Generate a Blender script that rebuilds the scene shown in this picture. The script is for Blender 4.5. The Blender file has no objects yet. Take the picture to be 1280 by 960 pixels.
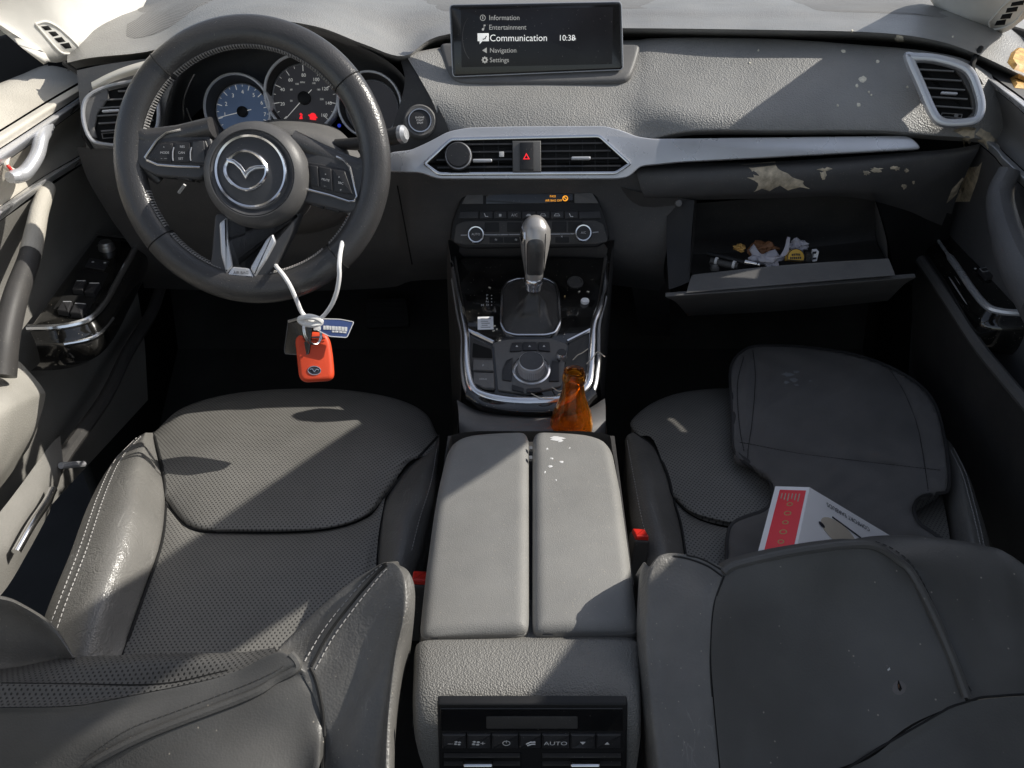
import bpy, bmesh, math, random
from mathutils import Vector as V
from mathutils.bvhtree import BVHTree
from mathutils.geometry import tessellate_polygon
random.seed(7)
R = math.radians
SC = bpy.context.scene
COL = SC.collection
# ------------------------------------------------------------------ camera model (pixels of the 1280x960 photograph)
FPX = 967.0; PIT = R(33); CAM = V((0, 0, 1.15))
FW = V((0, math.cos(PIT), -math.sin(PIT))); UP = V((0, math.sin(PIT), math.cos(PIT))); RT = V((1, 0, 0))
def ray(px, py): return FW + RT*((px-640)/FPX) + UP*((480-py)/FPX)
def ay(px, py, Y): d = ray(px, py); return CAM + d*(Y/d.y)
def az(px, py, Z): d = ray(px, py); return CAM + d*((Z-1.15)/d.z)
def ax(px, py, X): d = ray(px, py); return CAM + d*(X/d.x)
def onpl(px, py, o, n):
    d = ray(px, py); return CAM + d*((o-CAM).dot(n)/d.dot(n))
class Frame:
    def __init__(s, o, n, upish=V((0, 0, 1))):
        s.o = o; s.w = n.normalized(); s.u = upish.cross(s.w).normalized(); s.v = s.w.cross(s.u)
    def at(s, u, v, w=0.0): return s.o + s.u*u + s.v*v + s.w*w
    def pix(s, px, py, w=0.0):
        q = onpl(px, py, s.o + s.w*w, s.w) - s.o
        return (q.dot(s.u), q.dot(s.v))
    def pp(s, L, w=0.0): return [s.pix(a, b, w) for a, b in L]
# ------------------------------------------------------------------ curve helpers
def crp(a, b, c, d, t):
    t2 = t*t; t3 = t2*t
    return (b*2 + (c-a)*t + (a*2-b*5+c*4-d)*t2 + (b*3-a-c*3+d)*t3)*.5
def cr(P, n=6, closed=False):
    P = [V(p) for p in P]; N = len(P); out = []
    if N < 3 and not closed:
        return [P[0].lerp(P[-1], i/n) for i in range(n+1)]
    for i in range(N if closed else N-1):
        if closed: a, b, c, d = P[i-1], P[i], P[(i+1) % N], P[(i+2) % N]
        else:
            b, c = P[i], P[i+1]
            a = P[i-1] if i > 0 else b*2-c
            d = P[i+2] if i+2 < N else c*2-b
        for k in range(n): out.append(crp(a, b, c, d, k/n))
    if not closed: out.append(P[-1].copy())
    return out
def area(p): return sum(p[i-1][0]*p[i][1]-p[i][0]*p[i-1][1] for i in range(len(p)))/2
def ccw(p): p = [V((q[0], q[1])) for q in p]; return p if area(p) > 0 else p[::-1]
def inset(p, d):
    n = len(p); out = []
    for i in range(n):
        a, b, c = p[i-1], p[i], p[(i+1) % n]
        e1 = (b-a); e2 = (c-b)
        if e1.length < 1e-9: e1 = e2
        if e2.length < 1e-9: e2 = e1
        n1 = V((-e1.y, e1.x)).normalized(); n2 = V((-e2.y, e2.x)).normalized()
        m = (n1+n2)
        if m.length < 1e-6: m = n1
        m.normalize(); k = max(.45, m.dot(n1))
        out.append(b + m*(d/k))
    return out
def rc(p, r, n=4):
    p = ccw(p); out = []; N = len(p)
    for i in range(N):
        a, b, c = p[i-1], p[i], p[(i+1) % N]
        r1 = min(r, (a-b).length*.45); r2 = min(r, (c-b).length*.45)
        s = b+(a-b).normalized()*r1; e = b+(c-b).normalized()*r2
        for k in range(n+1):
            t = k/n; out.append(s*(1-t)**2 + b*2*t*(1-t) + e*t*t)
    return out
def circ(c, r, n=32, ry=None):
    ry = r if ry is None else ry
    return [V((c[0]+r*math.cos(2*math.pi*k/n), c[1]+ry*math.sin(2*math.pi*k/n))) for k in range(n)]
# ------------------------------------------------------------------ mesh builder
class MB:
    def __init__(s): s.v = []; s.f = []
    def add(s, vs, fs):
        b = len(s.v); s.v += [V(x) for x in vs]; s.f += [tuple(i+b for i in f) for f in fs]; return s
    def loops(s, L, closed=True, cap0=False, cap1=False):
        n = len(L[0]); vs = [p for l in L for p in l]; fs = []
        for r in range(len(L)-1):
            for i in range(n if closed else n-1):
                j = (i+1) % n
                fs.append((r*n+i, r*n+j, (r+1)*n+j, (r+1)*n+i))
        if cap0: fs.append(tuple(range(n-1, -1, -1)))
        if cap1: fs.append(tuple((len(L)-1)*n+i for i in range(n)))
        return s.add(vs, fs)
    def plate(s, F, poly, h, bev=.001, w0=0.0, back=True, dome=0):
        p = ccw(poly); bev = min(bev, h*.95)
        L = [[F.at(q.x, q.y, w0) for q in p]]
        for k in range(4):
            a = k/3*math.pi/2
            q = inset(p, bev*(1-math.cos(a))); w = w0+h-bev+bev*math.sin(a)
            L.append([F.at(x.x, x.y, w) for x in q])
        if dome:
            c = sum((x for x in p), V((0, 0)))/len(p)
            for k in (.8, .55, .25, .05):
                L.append([F.at(*(c+(x-c)*k), w0+h+dome*(1-k*k)) for x in q])
        return s.loops(L, True, back, True)
    def rim(s, F, poly, width, h, bev=.001, w0=0.0):
        p = ccw(poly); L = []
        for d, w in ((0, w0), (0, w0+h-bev), (bev*.3, w0+h-bev*.3), (bev, w0+h), (width-bev, w0+h), (width-bev*.3, w0+h-bev*.3), (width, w0+h-bev), (width, w0)):
            L.append([F.at(x.x, x.y, w) for x in inset(p, d)])
        return s.loops(L)
    def tube(s, P, r, closed=False, n=8, caps=True, flat=1.0, ref=V((0, 0, 1))):
        P = [V(p) for p in P]; N = len(P); L = []
        rr = r if isinstance(r, (list, tuple)) else [r]*N
        prev = None
        for i in range(N):
            a = P[i-1] if (i > 0 or closed) else P[i]; b = P[(i+1) % N] if (i < N-1 or closed) else P[i]
            t = (b-a)
            t = t.normalized() if t.length > 1e-9 else V((0, 0, 1))
            if prev is None:
                x = ref - t*ref.dot(t)
                if x.length < .05: x = V((1, 0, 0)) - t*t.x
            else: x = prev - t*prev.dot(t)
            x.normalize(); prev = x; y = t.cross(x)
            L.append([P[i] + x*(rr[i]*flat*math.cos(2*math.pi*k/n)) + y*(rr[i]*math.sin(2*math.pi*k/n)) for k in range(n)])
        if closed: L.append(L[0])
        return s.loops(L, True, caps and not closed, caps and not closed)
    def sheet(s, G, nu=5, nv=5):
        rows = [cr(r, nu) for r in G]; m = len(rows[0])
        cols = [cr([r[i] for r in rows], nv) for i in range(m)]
        L = [[cols[i][j] for i in range(m)] for j in range(len(cols[0]))]
        return s.loops(L, False)
    def grid(s, G):
        return s.loops(G, False)
    def lathe(s, F, c, prof, n=40, ell=1.0, rot=0):
        L = [[F.at(c[0]+r*math.cos(2*math.pi*k/n+rot), c[1]+r*ell*math.sin(2*math.pi*k/n+rot), w) for k in range(n)] for r, w in prof]
        return s.loops(L, True)
    def box(s, c, x, y, z):
        vs = [c + x*a + y*b + z*d for d in (-.5, .5) for b in (-.5, .5) for a in (-.5, .5)]
        return s.add(vs, [(0, 2, 3, 1), (4, 5, 7, 6), (0, 1, 5, 4), (2, 6, 7, 3), (1, 3, 7, 5), (0, 4, 6, 2)])
    def fbox(s, F, u0, v0, u1, v1, w0, w1):
        return s.add([F.at(u, v, w) for w in (w0, w1) for v in (v0, v1) for u in (u0, u1)],
                     [(0, 2, 3, 1), (4, 5, 7, 6), (0, 1, 5, 4), (2, 6, 7, 3), (1, 3, 7, 5), (0, 4, 6, 2)])
    def build(s, name, m, parent=None, solid=0, ang=38, label=None, cat=None, group=None, kind=None, sub=0):
        if parent is None:
            lo = [min(v[i] for v in s.v) for i in range(3)]; hi = [max(v[i] for v in s.v) for i in range(3)]
            loc = V(((lo[0]+hi[0])/2, (lo[1]+hi[1])/2, lo[2]))
        else: loc = rootloc(parent)
        me = bpy.data.meshes.new(name)
        me.from_pydata([v-loc for v in s.v], [], s.f)
        bm = bmesh.new(); bm.from_mesh(me)
        bmesh.ops.remove_doubles(bm, verts=bm.verts, dist=1e-6)
        bmesh.ops.recalc_face_normals(bm, faces=bm.faces)
        bm.to_mesh(me); bm.free()
        for p in me.polygons: p.use_smooth = True
        me.set_sharp_from_angle(angle=R(ang))
        me.materials.append(m)
        o = bpy.data.objects.new(name, me); COL.objects.link(o)
        if parent is None: o.location = loc
        else: o.parent = parent
        if solid:
            md = o.modifiers.new('thickness', 'SOLIDIFY'); md.thickness = abs(solid); md.offset = -1 if solid > 0 else 1
        tag(o, label, cat, group, kind)
        return o
def rootloc(o):
    while o.parent is not None: o = o.parent
    return V(o.location)
def tag(o, label=None, cat=None, group=None, kind=None):
    for k, x in (('label', label), ('category', cat), ('group', group), ('kind', kind)):
        if x: o[k] = x
    return o
def thing(name, label, cat, loc, group=None):
    o = bpy.data.objects.new(name, None); COL.objects.link(o); o.location = loc; o.empty_display_size = .05
    return tag(o, label, cat, group)
def bvh(*objs):
    vs = []; fs = []
    for o in objs:
        b = len(vs); l = rootloc(o) if o.parent else V(o.location)
        vs += [v.co + l for v in o.data.vertices]; fs += [tuple(i+b for i in p.vertices) for p in o.data.polygons]
    return BVHTree.FromPolygons(vs, fs)
def hit(px, py, T, off=0.0):
    d = ray(px, py).normalized(); h = T.ray_cast(CAM, d)
    if h[0] is None: return None
    n = h[1]
    if n.dot(d) > 0: n = -n
    return h[0] + n*off
def hits(L, T, off=0.0, n=8, closed=False):
    P = cr([V((a, b, 0)) for a, b in L], n, closed); out = []
    for p in P:
        q = hit(p.x, p.y, T, off)
        if q is not None: out.append(q)
    return out
def resample(P, pitch):
    out = []; acc = 0.0
    for a, b in zip(P, P[1:]):
        l = (b-a).length; t = pitch-acc
        while t <= l:
            out.append((a.lerp(b, t/l), (b-a).normalized())); t += pitch
        acc = (acc + l) % pitch
    return out
def seam_on(mb, L, T, r=.0016, off=.0002, n=8):
    P = hits(L, T, off, n)
    if len(P) > 2: mb.tube(P, r, n=6)
def stitch_on(mb, L, T, pitch=.006, ln=.0038, r=.0006, off=.0006):
    P = hits(L, T, off, 10)
    if len(P) < 3: return
    for p, t in resample(P, pitch): mb.tube([p-t*ln/2, p+t*ln/2], r, n=4)
def decal(mb, L, T, off=.0006, rings=4):
    c = V((sum(a for a, b in L)/len(L), sum(b for a, b in L)/len(L)))
    lo = []
    for k in range(rings+1):
        t = k/rings if k else .02; l = []
        for a, b in L:
            q = hit(c.x+(a-c.x)*t, c.y+(b-c.y)*t, T, off*(1 if k < rings else .1))
            if q is None: return False
            l.append(q)
        lo.append(l)
    mb.loops(lo, True, True, False); return True
def blob(cx, cy, rx, ry, n=14, j=.35):
    return [(cx+rx*(1+random.uniform(-j, j))*math.cos(2*math.pi*k/n), cy+ry*(1+random.uniform(-j, j))*math.sin(2*math.pi*k/n)) for k in range(n)]
def text(name, body, F, u, v, size, m, parent, w=.0004, rot=0, align='CENTER', ext=0.0, sx=1.0):
    cu = bpy.data.curves.new('t', 'FONT'); cu.body = body; cu.size = size; cu.align_x = align; cu.align_y = 'CENTER'; cu.resolution_u = 3; cu.extrude = ext
    ob = bpy.data.objects.new('t', cu); COL.objects.link(ob)
    dg = bpy.context.evaluated_depsgraph_get(); me = bpy.data.meshes.new_from_object(ob.evaluated_get(dg))
    bpy.data.objects.remove(ob); loc = rootloc(parent); c, s = math.cos(rot), math.sin(rot)
    for q in me.vertices:
        x, y = q.co.x*sx, q.co.y
        q.co = F.at(u + x*c - y*s, v + x*s + y*c, w + q.co.z) - loc
    me.name = name; me.materials.clear(); me.materials.append(m)
    o = bpy.data.objects.new(name, me); COL.objects.link(o); o.parent = parent
    return o
# ------------------------------------------------------------------ materials
def mat(name, col, rough=.5, metal=0, bump=0, bscale=600, kind='noise', var=.15, vscale=7, dust=0, dscale=700, dcol=(.42, .38, .32), coat=0, emit=0, trans=0, ior=1.45, spec=.5, perf=0, rvar=.1, scratch=0, stain=0, sheen=0, wr=0):
    m = bpy.data.materials.new(name); m.use_nodes = True
    nt = m.node_tree; N = nt.nodes; Lk = nt.links.new; b = N['Principled BSDF']
    def nd(t, **k):
        x = N.new(t)
        for a, c in k.items(): setattr(x, a, c)
        return x
    tc = nd('ShaderNodeTexCoord'); co = tc.outputs['Object']
    def noise(sc, det=3, rg=.5):
        x = nd('ShaderNodeTexNoise'); x.inputs['Scale'].default_value = sc; x.inputs['Detail'].default_value = det; x.inputs['Roughness'].default_value = rg; Lk(co, x.inputs['Vector']); return x.outputs['Fac']
    def ramp(f, a, c, lo=0., hi=1.):
        x = nd('ShaderNodeMapRange'); x.inputs['From Min'].default_value = a; x.inputs['From Max'].default_value = c; x.inputs['To Min'].default_value = lo; x.inputs['To Max'].default_value = hi; x.clamp = True; Lk(f, x.inputs['Value']); return x.outputs['Result']
    def mixc(f, A, B):
        x = nd('ShaderNodeMix', data_type='RGBA')
        if isinstance(f, (int, float)): x.inputs['Factor'].default_value = f
        else: Lk(f, x.inputs['Factor'])
        for i, q in ((6, A), (7, B)):
            if isinstance(q, tuple): x.inputs[i].default_value = (*q[:3], 1)
            else: Lk(q, x.inputs[i])
        return x.outputs[2]
    def mth(op, a, c=None):
        x = nd('ShaderNodeMath', operation=op)
        for i, q in enumerate((a, c)):
            if q is None: continue
            if isinstance(q, (int, float)): x.inputs[i].default_value = q
            else: Lk(q, x.inputs[i])
        return x.outputs[0]
    vfac = ramp(noise(vscale, 4, .6), .3, .7)
    c = mixc(vfac, tuple(x*(1-var) for x in col), tuple(min(1, x*(1+var)) for x in col))
    hgt = None
    if perf:
        sep = nd('ShaderNodeSeparateXYZ'); Lk(co, sep.inputs[0])
        def lat(o):
            fx = mth('SUBTRACT', mth('FRACT', mth('ADD', mth('DIVIDE', sep.outputs[0], perf*1.25), o)), .5)
            fy = mth('SUBTRACT', mth('FRACT', mth('ADD', mth('DIVIDE', sep.outputs[1], perf*1.5), o)), .5)
            fx = mth('MULTIPLY', fx, 1.25); fy = mth('MULTIPLY', fy, 1.5)
            return mth('SQRT', mth('ADD', mth('MULTIPLY', fx, fx), mth('MULTIPLY', fy, fy)))
        d = mth('MINIMUM', lat(10.0), lat(10.5))
        hole = ramp(d, .15, .32, .85, 0)
        c = mixc(hole, c, (.004, .004, .004)); hgt = mth('SUBTRACT', 1.0, hole)
    if stain:
        c = mixc(ramp(noise(9, 6, .7), .55, .72, 0, stain), c, dcol)
    if scratch:
        mp = nd('ShaderNodeMapping'); mp.inputs['Scale'].default_value = (95, 5, 40); mp.inputs['Rotation'].default_value = (0, 0, .6); Lk(co, mp.inputs[0])
        w = nd('ShaderNodeTexNoise'); w.inputs['Scale'].default_value = 1; w.inputs['Detail'].default_value = 2; Lk(mp.outputs[0], w.inputs['Vector'])
        ln = ramp(mth('ABSOLUTE', mth('SUBTRACT', w.outputs['Fac'], .5)), .002, .010, scratch, 0)
        c = mixc(mth('MULTIPLY', ln, ramp(noise(25), .5, .6)), c, tuple(min(1, x*2.2+.05) for x in col))
    if dust:
        vo = nd('ShaderNodeTexVoronoi'); vo.inputs['Scale'].default_value = dscale; Lk(co, vo.inputs['Vector'])
        sp = nd('ShaderNodeSeparateColor'); Lk(vo.outputs['Color'], sp.inputs[0])
        dd = mth('MULTIPLY', ramp(vo.outputs['Distance'], .12, .32, 1, 0), ramp(sp.outputs[0], 1-dust*.35-.002, 1-dust*.35, 0, .8))
        film = mth('MULTIPLY', ramp(noise(30, 5, .65), .4, .8), dust*.45)
        dd = mth('MAXIMUM', dd, film)
        c = mixc(dd, c, dcol)
        rr = mth('ADD', ramp(noise(18, 5, .6), .3, .7, rough-rvar*rough, rough+rvar*rough), mth('MULTIPLY', dd, .5)); Lk(rr, b.inputs['Roughness'])
    else:
        Lk(ramp(noise(18, 4), .3, .7, max(.01, rough*(1-rvar)), min(1, rough*(1+rvar))), b.inputs['Roughness'])
    Lk(c, b.inputs['Base Color'])
    b.inputs['Metallic'].default_value = metal; b.inputs['IOR'].default_value = ior; b.inputs['Specular IOR Level'].default_value = spec
    b.inputs['Coat Weight'].default_value = coat; b.inputs['Transmission Weight'].default_value = trans
    b.inputs['Coat Roughness'].default_value = .05; b.inputs['Sheen Weight'].default_value = sheen
    if emit: Lk(c, b.inputs['Emission Color']); b.inputs['Emission Strength'].default_value = emit
    if bump or hgt is not None:
        if kind == 'voronoi':
            vo = nd('ShaderNodeTexVoronoi'); vo.inputs['Scale'].default_value = bscale; Lk(co, vo.inputs['Vector']); f = mth('MULTIPLY', vo.outputs['Distance'], 1.2)
        elif kind == 'weave':
            w1 = nd('ShaderNodeTexWave', bands_direction='X'); w1.inputs['Scale'].default_value = bscale; Lk(co, w1.inputs[0])
            w2 = nd('ShaderNodeTexWave', bands_direction='Y'); w2.inputs['Scale'].default_value = bscale; Lk(co, w2.inputs[0])
            f = mth('MAXIMUM', w1.outputs['Fac'], w2.outputs['Fac'])
        else: f = noise(bscale, 4, .6)
        if hgt is not None: f = mth('ADD', mth('MULTIPLY', f, .3), hgt)
        f = mth('ADD', f, mth('MULTIPLY', noise(45, 3), .35))
        if wr:
            wv = nd('ShaderNodeTexNoise'); wv.inputs['Scale'].default_value = 26; wv.inputs['Detail'].default_value = 3; wv.inputs['Distortion'].default_value = 1.2; Lk(co, wv.inputs['Vector'])
            f = mth('ADD', f, mth('MULTIPLY', ramp(mth('ABSOLUTE', mth('SUBTRACT', wv.outputs['Fac'], .5)), 0, .05, -1, 0), wr))
        bp = nd('ShaderNodeBump'); bp.inputs['Strength'].default_value = bump; bp.inputs['Distance'].default_value = .0012
        Lk(f, bp.inputs['Height']); Lk(bp.outputs[0], b.inputs['Normal'])
    return m
LK = 1.0
M = {}
M['leather'] = mat('black_leather', (.135, .131, .124), .40, wr=.5, spec=.7, var=.28, bump=.22, bscale=420, kind='voronoi', dust=.10, dscale=420, scratch=.25)
M['leather_worn'] = mat('worn_leather', (.20, .194, .182), .33, wr=1.0, spec=.9, bump=.3, bscale=480, kind='voronoi', dust=.08, scratch=.3)
M['gaiter'] = mat('gaiter_leather', (.06, .058, .057), .36, bump=.2, bscale=480, kind='voronoi', dust=.08)
M['perf'] = mat('perforated_leather', (.185, .180, .168), .48, spec=.7, bump=.4, perf=.0047, dust=.05)
M['perf_fine'] = mat('perforated_backrest', (.12, .117, .112), .5, bump=.5, perf=.0045)
M['seatback'] = mat('seatback_vinyl', (.10, .098, .094), .42, wr=.35, spec=.6, bump=.12, bscale=500, kind='voronoi', dust=.03, dscale=300, var=.28, vscale=5)
M['groove'] = mat('seam_groove', (.012, .012, .012), .7)
M['thread'] = mat('grey_thread', (.38, .37, .36), .7)
M['thread_dark'] = mat('dark_thread', (.06, .058, .055), .7)
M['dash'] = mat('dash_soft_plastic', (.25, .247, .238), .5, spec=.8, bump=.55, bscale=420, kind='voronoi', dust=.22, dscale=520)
M['dash_top'] = mat('dash_top_plastic', (.235, .232, .224), .42, spec=.9, bump=.45, bscale=420, kind='voronoi', dust=.2)
M['dark'] = mat('dark_plastic', (.055, .053, .052), .5, bump=.2, bscale=600, dust=.1)
M['darker'] = mat('black_plastic', (.012, .012, .013), .55, bump=.1)
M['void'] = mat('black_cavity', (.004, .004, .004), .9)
M['carpet'] = mat('black_carpet', (.035, .035, .035), .95, bump=.5, bscale=900, spec=.03)
M['grey'] = mat('grey_plastic', (.135, .133, .132), .5, bump=.25, bscale=600, dust=.15)
M['lid'] = mat('armrest_vinyl', (.222, .219, .21), .55, spec=.8, bump=.22, bscale=900, kind='voronoi', dust=.12, dscale=420)
M['rear'] = mat('console_grain', (.195, .190, .178), .5, spec=.9, bump=.6, bscale=620, kind='voronoi', dust=.08)
M['gloss'] = mat('piano_black', (.006, .006, .006), .09, coat=1, dust=.10, dscale=480, rvar=.5)
M['chrome'] = mat('chrome', (.86, .86, .88), .17, metal=1, rvar=.4, dust=.05)
M['satin'] = mat('satin_silver', (.66, .67, .70), .29, metal=.5, var=.05, rvar=.2)
M['silver'] = mat('silver_plastic', (.5, .51, .53), .36, metal=.5, dust=.05)
M['rubber'] = mat('wheel_leather', (.05, .049, .05), .30, spec=.8, bump=.2, bscale=500, kind='voronoi', dust=.05)
M['wheelpl'] = mat('wheel_plastic', (.06, .061, .066), .38, bump=.15, bscale=700, dust=.08)
M['hub'] = mat('airbag_cover', (.11, .108, .108), .38, bump=.15, bscale=700, dust=.1)
M['button'] = mat('button_plastic', (.03, .03, .033), .4, dust=.08)
M['screen'] = mat('screen_glass', (.008, .008, .009), .12, coat=.6, rvar=.3, dust=.03)
M['white_e'] = mat('white_glow', (.75, .75, .72), .5, emit=.75, var=0)
M['grey_e'] = mat('dim_glow', (.42, .41, .38), .5, emit=.5, var=0)
M['red_e'] = mat('red_glow', (.9, .02, .03), .5, emit=1.0, var=0)
M['blue_e'] = mat('blue_glow', (.03, .06, .6), .5, emit=.5, var=0)
M['orange_e'] = mat('amber_glow', (1.0, .40, .03), .5, emit=1.0, var=0)
M['print'] = mat('white_print', (.68, .68, .68), .5)
M['backlit'] = mat('backlit_print', (.75, .75, .72), .5, emit=.35, var=0)
M['dial'] = mat('dial_black', (.05, .05, .056), .5, emit=.3)
M['dial_blue'] = mat('dial_glare', (.11, .165, .28), .3, emit=.22)  # blue glare is put into the dial colour, with a glow
M['beige'] = mat('beige_trim', (.72, .68, .60), .55, bump=.15, bscale=500)
M['pillar'] = mat('pillar_cloth_grey', (.74, .72, .67), .7, bump=.3, bscale=900)
M['door'] = mat('door_sunlit_vinyl', (.50, .47, .41), .45, bump=.3, bscale=420, kind='voronoi', dust=.1)  # sunlit copy of the door vinyl, sunlight lightened into its colour
M['doorbeige'] = mat('door_armrest_vinyl', (.38, .365, .33), .5, bump=.25, bscale=420, kind='voronoi')
M['orange'] = mat('orange_silicone', (.80, .085, .03), .45, bump=.05)
M['white'] = mat('white_cord', (.93, .92, .90), .5, bump=.2, bscale=900)
M['bluetag'] = mat('blue_tag', (.07, .11, .28), .3)
M['blacktag'] = mat('black_tag', (.015, .015, .015), .2, coat=.5)
M['glass'] = mat('amber_glass', (1.0, .38, .03), .03, trans=.95, ior=1.5, var=.05, rvar=.3)
M['pad'] = mat('pad_fabric', (.145, .138, .135), .85, bump=.5, bscale=1100, kind='weave', sheen=.15, dust=.05)
M['padbind'] = mat('pad_binding', (.05, .049, .05), .8, bump=.4, bscale=900)
M['paper'] = mat('white_card', (.93, .93, .95), .55, var=.04)
M['redcard'] = mat('red_card', (.92, .07, .09), .5, var=.06)
M['gold'] = mat('gold_print', (.55, .40, .16), .4)
M['cream'] = mat('cream_print', (.62, .55, .45), .4)
M['ink'] = mat('black_ink', (.03, .03, .04), .5)
M['tape'] = mat('torn_tape', (.56, .48, .36), .6, bump=.4, bscale=200, var=.5, vscale=60, stain=.6)
M['glue'] = mat('dried_glue', (.78, .72, .60), .6, bump=.3, bscale=300, var=.3, vscale=200)
M['knob'] = mat('satin_knob', (.52, .50, .48), .28, metal=.5, dust=.1)
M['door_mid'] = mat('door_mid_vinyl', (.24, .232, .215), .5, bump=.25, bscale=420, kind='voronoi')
M['door_shade'] = mat('door_shade_vinyl', (.11, .11, .115), .45, bump=.2, bscale=420, kind='voronoi', dust=.06)  # shaded copy of the door vinyl, shade put into its colour
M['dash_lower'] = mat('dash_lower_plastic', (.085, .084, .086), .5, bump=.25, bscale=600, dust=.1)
M['gauge_ring'] = mat('gauge_ring_silver', (.93, .93, .94), .3, metal=.15, var=.03)
M['rust'] = mat('orange_crust', (.75, .40, .12), .6, bump=.6, bscale=200, var=.5, vscale=90)
M['tissue'] = mat('tissue', (.50, .49, .54), .8, bump=.4, bscale=150)
M['brownleaf'] = mat('brown_wrapper', (.20, .09, .04), .6, bump=.3, bscale=200, var=.3)
M['yellow'] = mat('yellow_tin', (.70, .42, .06), .45)
M['redpl'] = mat('red_plastic', (.75, .03, .02), .4)
M['body'] = mat('car_body_lining', (.42, .41, .39), .8, bump=.2)
M['metalgrey'] = mat('steel', (.4, .4, .4), .35, metal=.9)
def mesh_mat():
    m = mat('speaker_mesh', (.24, .235, .225), .55, bump=.6, perf=.0032); return m
M['mesh'] = mesh_mat()
# ================================================================== setting: floor of the cabin
fl = MB()
fl.grid([[V((x, y, .08 + .03*math.sin(x*9)*0)) for x in (-.95, -.5, -.12, .16, .5, .98)] for y in (-.9, .2, .7, 1.1, 1.4)]
        + [[V((x, 1.62, .20)) for x in (-.95, -.5, -.12, .16, .5, .98)], [V((x, 1.72, .55)) for x in (-.95, -.5, -.12, .16, .5, .98)], [V((x, 1.74, .92)) for x in (-.95, -.5, -.12, .16, .5, .98)]])
fl.build('floor', M['carpet'], kind='structure')
# ================================================================== car body: pillars and roof
body = thing('cabin_frame', 'pale windscreen pillars with vent slots at both ends of the dashboard and their unseen open roof', 'car frame', V((.02, 1.2, .95)))
def pillar(low, ws, win, top_ws, top_win, name, edge=None):
    mb = MB(); n = len(low)
    rows = [low]
    for ti, t in enumerate((.15, .4, .7, 1.0)):
        a = ws.lerp(top_ws, t); b = win.lerp(top_win, t) if edge is None else V(edge[ti]); r = []
        for i in range(n):
            s = i/(n-1); p = a.lerp(b, s); p = p + V((-math.copysign(.03, ws.x)*math.sin(math.pi*s), 0, 0))
            r.append(p if t > .2 else low[i].lerp(p, .75+.25*s if edge else .75))
        rows.append(r)
    mb.sheet(rows, 4, 4)
    return mb.build(name, M['pillar'], body, solid=-.012)
lowL = [ay(184, -2, 1.50), ay(172, 22, 1.46), ay(155, 45, 1.42), ay(130, 60, 1.38), ay(108, 68, 1.34), ay(85, 75, 1.32), ay(66, 78, 1.30), ay(56, 66, 1.285)]
pL = pillar(lowL, V((-.70, 1.58, .97)), V((-.80, 1.235, .99)), V((-.56, .66, 1.44)), V((-.66, .60, 1.42)), 'pillar_trim')
lowR = [ay(1161, -3, 1.50), ay(1172, 14, 1.48), ay(1185, 27, 1.455), ay(1205, 38, 1.43), ay(1230, 42, 1.41), ay(1250, 42, 1.385), ay(1266, 35, 1.36), ay(1279, 22, 1.345)]
pR = pillar(lowR, V((.72, 1.56, .965)), V((.83, 1.15, .985)), V((.60, .66, 1.44)), V((.70, .60, 1.42)), 'pillar_trim', ((.815, 1.14, 1.092), (.785, .955, 1.158), (.745, .77, 1.30), (.70, .60, 1.42)))
# vent slots moulded into the pillar trims
for T, cells, frame in ((bvh(pL), [((51, 33), (60, 32), (65, 37), (57, 38)), ((60, 40), (69, 39), (74, 44), (66, 46)), ((67, 48), (77, 46), (82, 52), (73, 53)), ((75, 55), (86, 53), (90, 60), (82, 61))], [(44, 30), (58, 27), (75, 36), (98, 58), (99, 65), (85, 67), (72, 62)]),
                        (bvh(pR), [((1246, 26), (1258, 24), (1256, 31), (1243, 32)), ((1253, 18), (1266, 16), (1263, 23), (1250, 24)), ((1259, 10), (1273, 8), (1271, 14), (1257, 16)), ((1265, 3), (1281, 0), (1279, 6), (1263, 8))], [(1236, 28), (1258, 4), (1276, -6), (1284, 4), (1272, 24), (1255, 34), (1240, 36)])):
    mb = MB()
    for c in cells: decal(mb, c, T, .0016, 2)
    mb.build('vent_slot', M['void'], body)
    mb = MB(); seam_on(mb, frame + frame[:1], T, .0016, .0006); mb.build('vent_surround', M['pillar'], body)
rf = MB()
for xa, xb, ya, yb in ((-.68, -.46, .62, -1.2), (.50, .72, .62, -1.2), (-.46, .50, .62, .50), (-.46, .50, -1.05, -1.2)):
    rf.grid([[V((xa+(xb-xa)*i/3, ya+(yb-ya)*j/4, 1.43+.05*(1-((xa+(xb-xa)*i/3-.02)/.7)**2))) for i in range(4)] for j in range(5)])
rf.build('roof_frame', M['body'], body, solid=-.03)  # unseen roof, cut open in the middle to let in sky light
for sx, X in ((-1, -.76), (1, .80)):
    mb = MB(); mb.grid([[V((X, y, z)), V((X, -.14, z))] if z < .97 else [V((X-.08*sx*(z-.96)/.46-.02*sx, y, z)), V((X-.08*sx*(z-.96)/.46, -.14, z))] for y, z in (((.88, .55), (.88, .945), (.66, 1.09), (.57, 1.14), (.40, 1.22), (.25, 1.44)) if sx > 0 else ((.1, .55), (.1, .94), (.1, 1.2), (.1, 1.44)))]); mb.build('centre_pillar', M['body'], body, solid=-.04)  # right one's unseen front edge is shaped to shade the passenger seat
    mb = MB(); mb.grid([[V((X+.05*sx, y, z)) for y in (1.16, 1.4, 1.76)] for z in (.08, .5, .94)]); mb.build('kick_panel', M['carpet'], body, solid=-.02)  # side walls added to keep the sun off the footwell floor
    mb = MB(); mb.grid([[V((X, .01, z)), V((X, -1.2, z))] for z in (.1, .5, .9)]); mb.build('rear_side_panel', M['body'], body, solid=-.04)
# ================================================================== dashboard
D = thing('dashboard', 'dusty black dashboard with silver trim band, air vents, gauges and wide screen', 'dashboard', V((.02, 1.28, .62)))
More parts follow.
